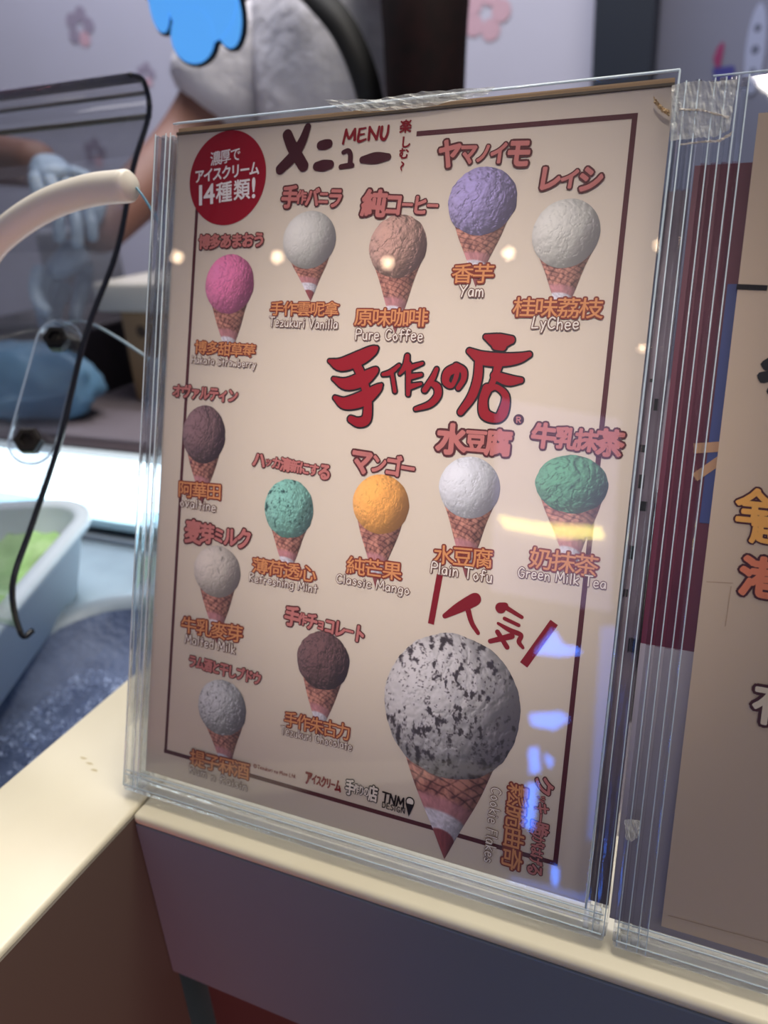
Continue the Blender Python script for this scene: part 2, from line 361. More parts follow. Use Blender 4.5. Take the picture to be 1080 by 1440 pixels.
tag(boxo('grey_canister', W(78, 470, 1, 0.80), W(165, 315, 1, 0.88), mat('grey_canister', (128, 130, 142), 0.4), None, 0.01, 3, True), 'pale grey container between the gloved hand and the tan box', 'container')
o = bpy.data.objects['grey_canister']; zmin = min(v.co.z for v in o.data.vertices)
for v in o.data.vertices:
    if v.co.z < zmin + 0.02: v.co.z = -0.001
# crumpled blue bag
bm = bmesh.new(); bmesh.ops.create_icosphere(bm, subdivisions=4, radius=1)
for v in bm.verts:
    p = v.co.copy(); n_ = float(fbm(np.array([p.x * 2.3 + p.z * 1.7 + 9]), np.array([p.y * 2.3 - p.z + 9]), 5, 4)[0])
    p *= 0.75 + 0.5 * n_; v.co = Vector((p.x * 0.11, p.y * 0.05, max(-0.04, p.z * 0.05)))
o = from_bm('plastic_bag', bm, mat('blue_bag', (70, 108, 140), 0.35, noise=(20, (96, 130, 158), 0.3)), None, True); o.location = (-0.585, 0.49, 0.0385)
tag(o, 'crumpled translucent blue plastic bag behind the freezer strip light', 'bag')

# ------------------------------------------------------------------ people
M_skin = mat('skin', (118, 82, 72), 0.6, noise=(30, (108, 74, 66), 0.3))
M_glove = mat('blue_glove', (124, 144, 168), 0.35, noise=(40, (158, 176, 196), 0.25), bump=(60, 0.8, 0.006))
M_shirt = mat('white_shirt', (198, 196, 204), 0.75, noise=(10, (182, 180, 190), 0.3), bump=(16, 0.55, 0.03))
M_hair = mat('black_hair', (14, 10, 12), 0.8, noise=(60, (34, 14, 16), 0.3), spec=0.2)
def skin_obj(name, verts, edges, radii, m, parent, root=0, sub=2):
    me = bpy.data.meshes.new(name); me.from_pydata([tuple(v) for v in verts], edges, [])
    o = bpy.data.objects.new(name, me); col.objects.link(o)
    md = o.modifiers.new('skin', 'SKIN'); md.use_smooth_shade = True
    for i, r_ in enumerate(radii):
        sv = me.skin_vertices[0].data[i]
        sv.radius = (r_, r_) if isinstance(r_, (int, float)) else r_
        sv.use_root = (i == root)
    ss = o.modifiers.new('sub', 'SUBSURF'); ss.levels = sub; ss.render_levels = sub
    dg = bpy.context.evaluated_depsgraph_get(); me2 = bpy.data.meshes.new_from_object(o.evaluated_get(dg))
    bpy.data.objects.remove(o); me2.name = name
    o = finish(name, me2, m, parent, True); return o
def chain(pts): return [(i, i + 1) for i in range(len(pts) - 1)]
def make_hand(parent, wrist, knuckle_dir, palm_n, thumb_side, m, s=1.0, curl=0.6):
    """palm and five bent fingers grown as skinned chains from the wrist"""
    d = Vector(knuckle_dir).normalized(); n = Vector(palm_n); n = (n - d * n.dot(d)).normalized(); t = d.cross(n) * thumb_side
    V = [Vector(wrist), wrist + d * 0.035 * s, wrist + d * 0.065 * s]; E_ = [(0, 1), (1, 2)]; R_ = [0.026 * s, (0.030 * s, 0.018 * s), (0.032 * s, 0.016 * s)]
    obs = [skin_obj('glove_palm', V, E_, R_, m, parent, 0, 2)]
    for k, (off, ln) in enumerate(((0.030, 0.075), (0.011, 0.084), (-0.009, 0.078), (-0.028, 0.060))):
        b = wrist + d * 0.055 * s + t * off * s; pts = [b]; ang = 0.15
        for seg in (0.45, 0.32, 0.23):
            ang += curl * (0.8 + 0.1 * k); pts.append(pts[-1] + (d * math.cos(ang) + n * math.sin(ang)) * ln * seg * 1.25 * s)
        obs.append(skin_obj('finger', pts, chain(pts), [0.0105 * s, 0.0098 * s, 0.0090 * s, 0.0078 * s], m, parent, 0, 2))
    b = wrist + d * 0.018 * s + t * 0.022 * s
    pts = [b, b + (d * 0.5 + t * 0.8) .normalized() * 0.032 * s, b + (d * 0.8 + t * 0.6 + n * 0.3).normalized() * 0.062 * s, b + (d * 1.0 + t * 0.3 + n * 0.7).normalized() * 0.084 * s]
    obs.append(skin_obj('thumb', pts, chain(pts), [0.014 * s, 0.012 * s, 0.0105 * s, 0.009 * s], m, parent, 0, 2))
    return obs
def make_person(base, label, J, hair=True, strap=False):
    p = empty('person', base); tag(p, label, 'person')
    B = Vector(base)
    J = {k: Vector(v) - B for k, v in J.items()}
    names = ['pelvis', 'waist', 'chest', 'neck', 'head', 'crown', 'sl', 'el', 'wl', 'sr', 'er', 'wr', 'hl', 'kl', 'al', 'fl', 'hr', 'kr', 'ar', 'fr']
    rad = [0.11, 0.09, 0.095, 0.055, (0.075, 0.09), (0.07, 0.08), 0.055, 0.048, 0.030, 0.055, 0.042, 0.027, 0.085, 0.06, 0.042, 0.035, 0.085, 0.06, 0.042, 0.035]
    ix = {n_: i for i, n_ in enumerate(names)}
    ed = [('pelvis', 'waist'), ('waist', 'chest'), ('chest', 'neck'), ('neck', 'head'), ('head', 'crown'), ('chest', 'sl'), ('sl', 'el'), ('el', 'wl'), ('chest', 'sr'), ('sr', 'er'), ('er', 'wr'),
          ('pelvis', 'hl'), ('hl', 'kl'), ('kl', 'al'), ('al', 'fl'), ('pelvis', 'hr'), ('hr', 'kr'), ('kr', 'ar'), ('ar', 'fr')]
    skin_obj('body', [J[n_] for n_ in names], [(ix[a], ix[b]) for a, b in ed], rad, M_skin, p, 0, 2)
    # shirt: torso and short sleeves
    def mix(a, b, t): return J[a].lerp(J[b], t)
    V = [J['pelvis'], J['waist'], J['chest'], mix('chest', 'neck', 0.55), J['sl'], mix('sl', 'el', 0.45), mix('sl', 'el', 0.80), J['sr'], mix('sr', 'er', 0.45), mix('sr', 'er', 0.86)]
    skin_obj('shirt', V, [(0, 1), (1, 2), (2, 3), (2, 4), (4, 5), (5, 6), (2, 7), (7, 8), (8, 9)],
             [0.150, 0.150, 0.180, 0.125, 0.092, 0.084, 0.090, 0.105, 0.072, 0.078], M_shirt, p, 0, 2)
    V = [J['pelvis'], J['hl'], J['kl'], mix('kl', 'al', 0.9), J['hr'], J['kr'], mix('kr', 'ar', 0.9)]
    skin_obj('trousers', V, [(0, 1), (1, 2), (2, 3), (0, 4), (4, 5), (5, 6)], [(0.165, 0.125), 0.10, 0.078, 0.062, 0.10, 0.078, 0.062], mat('black_trousers', (26, 26, 32), 0.7), p, 0, 2)
    # face
    h = J['head']; f_ = Vector((-0.45, -0.85, -0.25)).normalized(); u = Vector((0, -0.25, 0.97)); s_ = f_.cross(u).normalized()
    skin_obj('nose', [h + f_ * 0.070 + u * 0.01, h + f_ * 0.098 - u * 0.018], [(0, 1)], [0.008, 0.012], M_skin, p, 0, 1)
    for sg in (-1, 1):
        skin_obj('eye', [h + f_ * 0.076 + s_ * sg * 0.030 + u * 0.022, h + f_ * 0.080 + s_ * sg * 0.034 + u * 0.022], [(0, 1)], [0.009, 0.009], mat('eye_white', (60, 45, 42), 0.2), p, 0, 1)
        skin_obj('ear', [h + s_ * sg * 0.080 - u * 0.01, h + s_ * sg * 0.086 + u * 0.02], [(0, 1)], [0.012, 0.016], M_skin, p, 0, 1)
    skin_obj('mouth', [h + f_ * 0.084 - s_ * 0.02 - u * 0.045, h + f_ * 0.088 - u * 0.045, h + f_ * 0.084 + s_ * 0.02 - u * 0.045], [(0, 1), (1, 2)], [0.006, 0.007, 0.006], mat('lips', (140, 70, 70), 0.4), p, 0, 1)
    if hair:
        skin_obj('hair', [J['crown'] + Vector((0.0, 0.02, 0.01)), h + Vector((0.01, 0.04, 0.0)), J['h1'], J['h2'], J['h3']], [(0, 1), (1, 2), (2, 3), (3, 4)], [(0.085, 0.09), (0.10, 0.10), 0.070, 0.052, 0.048], M_hair, p, 0, 2)
    if strap:
        pts = [J[k] for k in ('t0', 't1', 't2', 't3', 't4')]
        bm = bmesh.new(); cp = catmull(pts, 8); prev = None
        for i, c in enumerate(cp):
            t = (cp[min(i + 1, len(cp) - 1)] - cp[max(i - 1, 0)]).normalized(); vw = (CAM - B - c).normalized(); sd_ = t.cross(Vector((0.2, -0.9, 0.3))).normalized() * 0.0150
            ring = [bm.verts.new(c + a * sd_ + b_ * Vector((0.006, -0.006, 0))) for a, b_ in ((-1, 0.1), (1, 0.1), (1, -0.9), (-1, -0.9))]
            if prev:
                for k in range(4): bm.faces.new((prev[k], prev[(k + 1) % 4], ring[(k + 1) % 4], ring[k]))
            prev = ring
        from_bm('apron_strap', bm, mat('black_strap', (14, 14, 18), 0.7), p, True)['label'] = 'broad black apron strap over the shoulder'
    return p, J, B
D = 0.90
J1 = dict(pelvis=(-0.20, 0.99, 0.0), waist=W(505, 330, 1, 0.97), chest=W(500, 70, 1, 0.95), neck=W(540, -150, 1, 0.90), head=W(560, -300, 1, 0.84), crown=W(565, -380, 1, 0.84),
          sl=W(375, 10, 1, 0.92), el=W(262, 205, 1, 0.84), wl=W(120, 345, 1, 0.60), sr=W(575, -10, 1, 1.00), er=W(590, 190, 1, 0.92), wr=W(560, 300, 1, 0.70),
          hl=(-0.30, 1.0, -0.12), kl=(-0.31, 0.98, -0.47), al=(-0.31, 1.03, -0.82), fl=(-0.32, 0.93, -0.865), hr=(-0.10, 1.0, -0.12), kr=(-0.09, 0.98, -0.47), ar=(-0.09, 1.03, -0.82), fr=(-0.10, 0.93, -0.865),
          h1=W(595, -130, 1, 0.80), h2=W(598, 0, 1, 0.74), h3=W(598, 215, 1, 0.73),
          t0=W(380, -70, 1, 0.80), t1=W(448, -5, 1, 0.76), t2=W(490, 50, 1, 0.75), t3=W(520, 130, 1, 0.75), t4=W(535, 230, 1, 0.77))
J1['wr'] = W(430, 420, 1, 0.68)
p1, J1l, B1 = make_person((-0.2, 1.0, -0.9), 'person in a white shirt with black apron strap and long dark hair behind the freezer', J1, True, True)
w = J1l['wl']; make_hand(p1, w, (W(55, 400, 1, 0.56) - B1) - w, (0.2, -0.4, -0.8), -1, M_glove, 1.0, 0.5)
w = J1l['wr']; make_hand(p1, w, (-0.5, -0.5, -0.5), (0, -0.5, -0.8), 1, M_glove, 1.0, 0.5)
bx0 = W(-420, 420, 1, 0.95)
J2 = dict(pelvis=(-1.42, 1.02, 0.0), waist=(-1.42, 1.0, 0.16), chest=(-1.40, 0.96, 0.36), neck=(-1.38, 0.92, 0.52), head=(-1.37, 0.88, 0.63), crown=(-1.37, 0.88, 0.70),
          sl=(-1.22, 0.93, 0.42), el=(-1.02, 0.84, 0.33), wl=W(62, 232, 1, 0.60), sr=(-1.58, 0.98, 0.42), er=(-1.64, 0.90, 0.20), wr=(-1.5, 0.70, 0.10),
          hl=(-1.33, 1.02, -0.12), kl=(-1.33, 1.0, -0.47), al=(-1.33, 1.05, -0.82), fl=(-1.33, 0.95, -0.865), hr=(-1.53, 1.02, -0.12), kr=(-1.53, 1.0, -0.47), ar=(-1.53, 1.05, -0.82), fr=(-1.53, 0.95, -0.865),
          h1=(-1.37, 0.95, 0.56), h2=(-1.37, 0.98, 0.48), h3=(-1.37, 0.99, 0.42))
p2, J2l, B2 = make_person((-1.42, 1.02, -0.9), 'person at the left edge reaching a bare forearm and gloved hand over the freezer', J2, True, False)
w = J2l['wl']; make_hand(p2, w, (W(112, 280, 1, 0.53) - B2) - w, (0.1, -0.3, -0.9), 1, M_glove, 0.95, 0.35)

# pictures far behind and the hanging sign
def flat_poly(name, pts, origin, th, m, parent=None, axis_x=Vector((1, 0, 0)), axis_z=Vector((0, 0, 1)), n=Vector((0, -1, 0))):
    bm = bmesh.new(); a = [bm.verts.new(origin + axis_x * x + axis_z * z) for x, z in pts]; b = [bm.verts.new(origin + axis_x * x + axis_z * z - n * th) for x, z in pts]
    bm.faces.new(a); bm.faces.new(b)
    for k in range(len(a)): bm.faces.new((a[k], a[(k + 1) % len(a)], b[(k + 1) % len(a)], b[k]))
    return from_bm(name, bm, m, parent)
M_blue = mat('sky_blue_sign', (104, 182, 255), 0.4, emit=((84, 170, 255), 0.55)); M_black = mat('black_edge', (14, 16, 22), 0.4)
sg = empty('cloud_sign', W(270, -10, 1, 0.45)); tag(sg, 'hanging light blue cloud-shaped sign with black edge at top left', 'sign')
def circ(cx, cz, rx, rz, n=28): return [(cx + rx * math.cos(2 * math.pi * k / n), cz + rz * math.sin(2 * math.pi * k / n)) for k in range(n)]
for k, (x, y, rx, rz) in enumerate([(270, 50, 33, 31), (282, -4, 52, 50), (222, 2, 15, 34), (318, 20, 20, 36), (225, -70, 50, 60), (300, -90, 70, 70)]):
    c = W(x, y, 1, 0.45) - sg.location; sc = 0.00070
    flat_poly('sign_face', circ(0, 0, rx * sc, rz * sc), c + Vector((0, 0.0002 * k, 0)), 0.002, M_blue, sg)
    flat_poly('sign_edge', circ(0, 0, (rx + 3.5) * sc, (rz + 3.5) * sc), c + Vector((0, 0.0035 + 0.0002 * k, 0)), 0.004, M_black, sg)
tube('hanging_wire', [Vector((0, 0.006, 0.06)), Vector((0, 0.006, 2.4 - sg.location.z))], 0.0008, M_black, sg, 6, 2, False)
# faint flower-like prints on the pale wall
M_print = mat('faint_print', (134, 126, 146), 0.6); M_pink = mat('faint_pink_print', (178, 146, 160), 0.6)
for k, (x, y, s_) in enumerate([(112, 38, 26), (683, 18, 30), (133, 215, 22), (205, 105, 16)]):
    c = W(x, y, 1, 1.598); e = empty('wall_print', c); tag(e, ['faint grey and pink flower print at the upper left of the pale wall', 'faint pink flower print on the wall right of the dark hair', 'small dark print on the wall behind the sneeze guard', 'small grey print on the wall beside the guard corner'][k], 'print', 'faint prints on the pale wall')
    for j in range(5):
        a = j * 2 * math.pi / 5; flat_poly('petal', circ(math.cos(a) * s_ * 0.0011, math.sin(a) * s_ * 0.0011, s_ * 0.0007, s_ * 0.0007, 12), Vector((0, 0.0001 * j, 0)), 0.001, M_pink if (k == 1 or j == 4) else M_print, e)
# poster bits on the slate wall
def wallp(name, pts, m, label=None, cat='print', y=1.597, par=None):
    c = W(*pts[0], 1, y); o = flat_poly(name, [((W(*q, 1, y) - c).x, (W(*q, 1, y) - c).z) for q in pts], Vector((0, 0, 0)), 0.0015, m, par)
    if par is None: o.location = c; tag(o, label, cat)
    return o
wallp('pink_flame_print', [(1003, 82), (1008, 68), (1016, 58), (1019, 62), (1016, 80), (1012, 95), (1006, 94)], mat('magenta_print', (128, 44, 92), 0.5), 'small magenta flame shape printed on the slate blue wall')
wallp('blue_block_print', [(1002, 96), (1030, 92), (1034, 95), (1030, 112), (1004, 112)], mat('royal_blue_print', (52, 52, 128), 0.5), 'small dark blue block printed below the magenta flame shape')
cc = W(1062, 70, 1, 1.597); e = empty('pale_banner_print', cc); tag(e, 'pale upright rounded banner print with grey blots on the slate wall', 'print')
flat_poly('banner', circ(0, 0, 0.017, 0.075, 24), Vector((0, 0, 0)), 0.002, mat('banner_white', (142, 150, 182), 0.5), e)
for z_, s_ in ((0.035, 0.007), (0.0, 0.008), (-0.035, 0.006)): flat_poly('banner_mark', circ(0, z_, s_ * 0.9, s_, 10), Vector((0, -0.0003, 0)), 0.0008, mat('banner_blot', (82, 88, 112), 0.5), e)

# ------------------------------------------------------------------ printed matter
EPS = 0.00009
M_attr = bpy.data.materials.new('printed_picture'); M_attr.use_nodes = True
nt = M_attr.node_tree; at = nt.nodes.new('ShaderNodeAttribute'); at.attribute_name = 'ink'; b = nt.nodes['Principled BSDF']; b.inputs['Roughness'].default_value = 0.5
nt.links.new(at.outputs['Color'], b.inputs['Base Color'])
def ink(name, c): return mat(name, c, 0.5, spec=0.3)
I_maroon = ink('maroon_ink', (66, 22, 34)); I_line = ink('maroon_line_ink', (84, 40, 48)); I_out = ink('outline_ink', (84, 36, 40)); I_pink = ink('pink_ink', (188, 114, 110))
I_orange = ink('orange_ink', (212, 142, 92)); I_oout = ink('orange_outline_ink', (128, 54, 44)); I_white = ink('cream_ink', (228, 216, 206)); I_wout = ink('caption_outline_ink', (112, 78, 72))
I_red = ink('red_ink', (146, 8, 30)); I_black = ink('black_ink', (18, 12, 20)); I_badge = ink('badge_red_ink', (150, 6, 36)); I_pure = ink('white_ink', (240, 232, 232)); I_menu = ink('crimson_ink', (126, 8, 28))

class Print:
    """flat shapes of several inks laid on a leaning sheet; coordinates (across, up) in metres"""
    def __init__(s): s.v = []; s.f = []; s.mi = []
    def poly(s, pts, lay, mi):
        n = len(s.v); y_ = -EPS * lay - (len(s.f) % 59) * 1.2e-6; s.v += [(p[0], y_, p[1]) for p in pts]; s.f.append(list(range(n, n + len(pts)))); s.mi.append(mi)
    def disc(s, c, r, lay, mi, n=12): s.poly([(c[0] + r * math.cos(2 * math.pi * k / n), c[1] + r * math.sin(2 * math.pi * k / n)) for k in range(n)], lay, mi)
    def stroke(s, pts, lay, mi, grow=0.0, n=14):
        """pts: (x, y, r)"""
        for x, y, r_ in pts: s.disc((x, y), r_ + grow, lay, mi, n)
        for (x0, y0, r0), (x1, y1, r1) in zip(pts, pts[1:]):
            d = np.array([x1 - x0, y1 - y0]); l_ = np.hypot(*d)
            if l_ < 1e-9: continue
            nx, ny = -d[1] / l_, d[0] / l_; a, b_ = r0 + grow, r1 + grow
            s.poly([(x0 + nx * a, y0 + ny * a), (x0 - nx * a, y0 - ny * a), (x1 - nx * b_, y1 - ny * b_), (x1 + nx * b_, y1 + ny * b_)], lay, mi)
    def build(s, name, mats, parent):
        me = bpy.data.meshes.new(name); me.from_pydata(s.v, [], s.f)
        for k in mats: me.materials.append(k)
        me.polygons.foreach_set('material_index', s.mi)
        o = bpy.data.objects.new(name, me); col.objects.link(o); o.parent = parent; return o
def smooth_stroke(pts, n=5):
    if len(pts) < 3: 
        return [tuple(Vector(pts[0]).lerp(Vector(pts[-1]), k / 4)) for k in range(5)]
    return [tuple(v) for v in catmull(pts, n)]
_g = {}
def glyph(ch):
    if ch not in _g:
        cu = bpy.data.curves.new('g', 'FONT'); cu.body = ch; cu.resolution_u = 3
        o = bpy.data.objects.new('g', cu); col.objects.link(o); me = o.to_mesh()
        V = np.array([v.co[:2] for v in me.vertices]).reshape(-1, 2); Fc = [list(p.vertices) for p in me.polygons]
        cnt = {}
        for f in Fc:
            for a, b_ in zip(f, f[1:] + f[:1]): cnt[tuple(sorted((a, b_)))] = cnt.get(tuple(sorted((a, b_))), 0) + 1
        E_ = [e for e, c in cnt.items() if c == 1]
        o.to_mesh_clear(); bpy.data.objects.remove(o); bpy.data.curves.remove(cu)
        if len(V):   # centre of the em box for wide characters, of the drawn shape for narrow ones
            _g[ch] = (V, Fc, E_)
        else: _g[ch] = (np.zeros((0, 2)), [], [])
    return _g[ch]
def put_glyph(P, ch, c, d, u, w, h, layers, fit=False):
    """c centre, d unit across, u unit up, w/h size; layers: (layer, material, grow in em)"""
    V, Fc, E_ = glyph(ch)
    if not len(V): return
    if fit: cx, cy = (V[:, 0].min() + V[:, 0].max()) / 2, (V[:, 1].min() + V[:, 1].max()) / 2; sx = w / max(V[:, 0].max() - V[:, 0].min(), .2); sy = h / max(V[:, 1].max() - V[:, 1].min(), .2)
    else: cx, cy, sx, sy = 0.5, 0.38, w / 0.94, h / 0.94
    T = c + np.outer((V[:, 0] - cx) * sx, d) + np.outer((V[:, 1] - cy) * sy, u)
    em = (sx + sy) / 2
    for lay, mi, grow in layers:
        for f in Fc: P.poly([T[i] for i in f], lay, mi)
        if grow > 0:
            g_ = grow * em
            for a, b_ in E_:
                P.stroke([(*T[a], g_), (*T[b_], g_)], lay, mi, 0, 6)
def frame_of(a, b_, h):
    A, B_ = S(*a), S(*b_); d = B_ - A; L_ = np.hypot(*d); d = d / L_; u = np.array([-d[1], d[0]])
    m = ((a[0] + b_[0]) / 2, (a[1] + b_[1]) / 2); pd = np.array([b_[0] - a[0], b_[1] - a[1]], float); pd /= np.hypot(*pd); pn = (pd[1], -pd[0])
    hh = np.hypot(*(S(m[0] + pn[0] * h / 2, m[1] + pn[1] * h / 2) - S(m[0] - pn[0] * h / 2, m[1] - pn[1] * h / 2)))
    return A, B_, d, u, L_, hh
def cjk(parent, name, text, a, b_, h, mats, grow=(0.10, 0.03), sizes=None, ups=None, lay=4, fit=False, one=False, wide=1.04):
    A, B_, d, u, L_, hh = frame_of(a, b_, h); P = Print()
    sizes = sizes or [1] * len(text); tot = sum(sizes); x = 0
    mean = tot / len(text)
    for k, ch in enumerate(text):
        cell = L_ * sizes[k] / tot; c = A + d * (x + cell / 2) + u * hh * (ups[k] if ups else 0); x += cell
        w_ = cell * wide; h_ = hh * min(1.25, sizes[k] / mean) if sizes[k] != mean else hh
        if fit: h_ = hh
        if one: put_glyph(P, ch, c, d, u, w_, h_, [(lay, 0, grow[0])], fit)
        else: put_glyph(P, ch, c, d, u, w_, h_, [(lay, 0, grow[0]), (lay + 1, 1, grow[1])], fit)
    return P.build(name, mats, parent)
# a hand-lettered Latin alphabet: strokes in a box of cap height 1
AB = {
 'T': (.8, '0,1 .8,1|.4,1 .4,0'), 'Y': (.8, '0,1 .4,.5 .8,1|.4,.5 .25,0'), 'P': (.7, '.05,0 .1,1 .6,.95 .65,.6 .1,.5'), 'L': (.65, '.15,1 0,0 .6,.05'),
 'C': (.75, '.7,.85 .4,1 .1,.7 .1,.25 .4,0 .7,.15'), 'H': (.75, '.05,0 .05,1|.7,1 .7,0|.05,.5 .7,.5'), 'S': (.65, '.6,.85 .3,1 .05,.75 .6,.3 .3,0 0,.12'), 'R': (.7, '.05,0 .05,1 .5,1 .6,.75 .1,.5 .65,0'),
 'M': (.95, '0,0 .12,1 .45,.3 .78,1 .9,0'), 'G': (.8, '.7,.85 .4,1 .08,.6 .2,.1 .6,.02 .72,.4 .45,.42'), 'V': (.75, '0,1 .35,0 .7,1'), 'F': (.6, '.6,1 .1,1 .05,0|.08,.5 .5,.52'), 'K': (.7, '.05,0 .05,1|.65,1 .05,.45 .65,0'),
 'N': (.8, '.02,0 .06,1 .68,0 .74,1'), 'D': (.75, '.05,0 .05,1 .5,.9 .68,.5 .5,.1 .05,0'), 'E': (.65, '.6,1 .06,1 .04,0 .6,0|.05,.5 .5,.5'), 'I': (.25, '.1,1 .1,0'),
 'a': (.6, '.5,.55 .2,.6 .02,.3 .15,.02 .4,.1 .5,.5 .52,.02'), 'b': (.6, '.06,1 .06,.05 .4,.02 .52,.3 .35,.55 .06,.45'), 'c': (.55, '.5,.5 .25,.62 .04,.35 .2,.02 .5,.1'),
 'd': (.6, '.5,1 .5,.02|.5,.45 .22,.6 .04,.3 .2,.02 .5,.12'), 'e': (.6, '.06,.32 .5,.36 .4,.6 .12,.55 .05,.2 .25,0 .52,.1'), 'f': (.5, '.5,.92 .25,1 .18,.7 .18,0|0,.55 .42,.57'),
 'g': (.6, '.5,.55 .2,.6 .04,.3 .2,.05 .48,.15 .52,.55 .46,-.25 .1,-.3'), 'h': (.6, '.06,1 .06,0|.06,.4 .3,.6 .48,.45 .5,0'), 'i': (.26, '.12,.58 .12,0|.13,.82 .13,.85'), 'k': (.55, '.06,1 .06,0|.5,.6 .08,.28 .52,0'),
 'l': (.24, '.1,1 .1,0'), 'm': (.85, '.04,0 .06,.58|.06,.4 .25,.6 .4,.4 .4,0|.4,.4 .6,.6 .76,.4 .78,0'), 'n': (.6, '.05,0 .06,.58|.06,.38 .3,.6 .48,.42 .5,0'), 'o': (.6, '.3,.6 .05,.35 .25,0 .52,.25 .3,.6'),
 'r': (.45, '.06,0 .06,.58|.06,.36 .22,.56 .42,.54'), 's': (.5, '.44,.5 .2,.6 .08,.42 .42,.2 .25,0 .03,.08'), 't': (.5, '.25,.95 .25,0|.02,.62 .48,.62'), 'u': (.6, '.05,.58 .08,.12 .3,0 .46,.15 .5,.58|.5,.58 .52,0'),
 'v': (.55, '.02,.58 .26,0 .5,.58'), 'w': (.8, '.02,.58 .2,0 .38,.45 .56,0 .74,.58'), 'y': (.55, '.04,.58 .28,.1|.5,.58 .15,-.35'), 'z': (.55, '.04,.56 .48,.56 .04,.02 .52,.04'), ' ': (.35, ''), '.': (.25, '.1,.02 .1,.05'), "'": (.2, '.1,1 .08,.8')}
def latin(parent, name, text, a, b_, h, mats, r=(0.145, 0.062), lay=4, one=False, sm=True):
    """h: height of the capitals in the photograph; the run is stretched from a to b_"""
    A, B_, d, u, L_, hh = frame_of(a, b_, h); P = Print(); gap = 0.16
    tot = sum(AB[c][0] + gap for c in text) - gap; sx = L_ / tot; x = 0; em = min(hh, sx * 1.15); rg = random.Random(len(text))
    for c in text:
        w_, st = AB[c]; jog = rg.uniform(-0.05, 0.05)
        for s_ in st.split('|'):
            if not s_: continue
            pts = [tuple(map(float, q_.split(','))) for q_ in s_.split(' ')]
            pp = [A + d * (x + px) * sx + u * (py - 0.45 + jog) * hh for px, py in pts]
            rr = em * r[0]
            seq = [(*p_, rr) for p_ in pp]
            if sm and len(seq) > 3: seq = smooth_stroke(seq, 3)
            P.stroke(seq, lay, 0, 0, 8)
            if not one: P.stroke([(q_[0], q_[1], em * r[1]) for q_ in seq], lay + 1, 1, 0, 8)
        x += w_ + gap
    return P.build(name, mats, parent)

# ---- a clear stand: side and bottom channels of thick acrylic, thin clear plates before and behind the sheet
M_acr = bpy.data.materials.new('thick_acrylic'); M_acr.use_nodes = True; nt = M_acr.node_tree; nt.nodes.clear()
o_ = nt.nodes.new('ShaderNodeOutputMaterial'); gl = nt.nodes.new('ShaderNodeBsdfGlass'); gl.inputs['IOR'].default_value = 1.38; gl.inputs['Color'].default_value = (0.95, 0.97, 0.99, 1); gl.inputs['Roughness'].default_value = 0.02
tcn = nt.nodes.new('ShaderNodeTexCoord'); nn = nt.nodes.new('ShaderNodeTexNoise'); nn.inputs['Scale'].default_value = 140; mp = nt.nodes.new('ShaderNodeMapping'); mp.inputs['Scale'].default_value = (1, 1, 0.12)
bb = nt.nodes.new('ShaderNodeBump'); bb.inputs['Strength'].default_value = 0.25; bb.inputs['Distance'].default_value = 0.001
nt.links.new(tcn.outputs['Object'], mp.inputs[0]); nt.links.new(mp.outputs[0], nn.inputs['Vector']); nt.links.new(nn.outputs[0], bb.inputs['Height']); nt.links.new(bb.outputs[0], gl.inputs['Normal'])
tr = nt.nodes.new('ShaderNodeBsdfTransparent'); mx = nt.nodes.new('ShaderNodeMixShader'); mx.inputs[0].default_value = 0.45
nt.links.new(gl.outputs[0], mx.inputs[1]); nt.links.new(tr.outputs[0], mx.inputs[2]); nt.links.new(mx.outputs[0], o_.inputs[0])
M_plate = clear_sheet('clear_plate', (0.985, 0.985, 0.985), 0.035, 0.7, 0.006)
M_plate2 = clear_sheet('clear_back_plate', (0.96, 0.97, 0.98), 0.03, 0.6, 0.02)
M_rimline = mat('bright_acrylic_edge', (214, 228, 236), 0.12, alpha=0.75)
def stand(label, x0, x1, zt, zb, ribs_l, ribs_r, plate_top):
    st = empty('menu_stand', (x0, 0, 0), (-AL, 0, 0)); tag(st, label, 'menu stand')
    st.rotation_euler = (-AL, 0, 0)
    X = lambda v: v - x0
    def B_(name, a, b_, m=M_acr, bev=0.0004): return boxo(name, (X(a[0]), a[1], a[2]), (X(b_[0]), b_[1], b_[2]), m, st, bev, 2)
    B_('front_plate', (ribs_l[-1] , -0.0032, zb + 0.010), (min(ribs_r[0], 0.2108) + 0.0 if x0 < 0.1 else ribs_r[0], -0.0012, plate_top), M_plate, 0)
    B_('back_plate', (ribs_l[0], 0.0035, zb + 0.004), (ribs_r[-1], 0.0050, zt), M_plate2, 0)
    for a in ribs_l: B_('side_rib', (a - 0.0011, -0.0040, zb + 0.002), (a + 0.0011, 0.0060, zt - 0.0015 * random.Random(a).random()))
    for a in ribs_r: B_('side_rib', (a - 0.0011, -0.0040, zb + 0.002), (a + 0.0011, 0.0060, zt - 0.0015 * random.Random(a).random()))
    B_('bottom_rail', (x0, -0.0045, zb), (x1, 0.0055, zb + 0.0026), M_acr, 0.0009)
    B_('bottom_rib', (x0 + 0.002, -0.0040, zb + 0.0058), (x1 - 0.002, 0.0055, zb + 0.0075), M_acr, 0.0004)
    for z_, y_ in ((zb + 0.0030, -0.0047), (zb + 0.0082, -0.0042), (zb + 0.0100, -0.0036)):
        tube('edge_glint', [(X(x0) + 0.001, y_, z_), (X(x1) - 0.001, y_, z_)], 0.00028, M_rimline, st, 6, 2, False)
    return st, X
st1, X1 = stand('large clear acrylic stand holding the ice cream menu', -0.009, 0.2180, 0.2960, -0.0103, [-0.0085, -0.0045, 0.0], [0.2112, 0.2150, 0.2175], 0.2998)
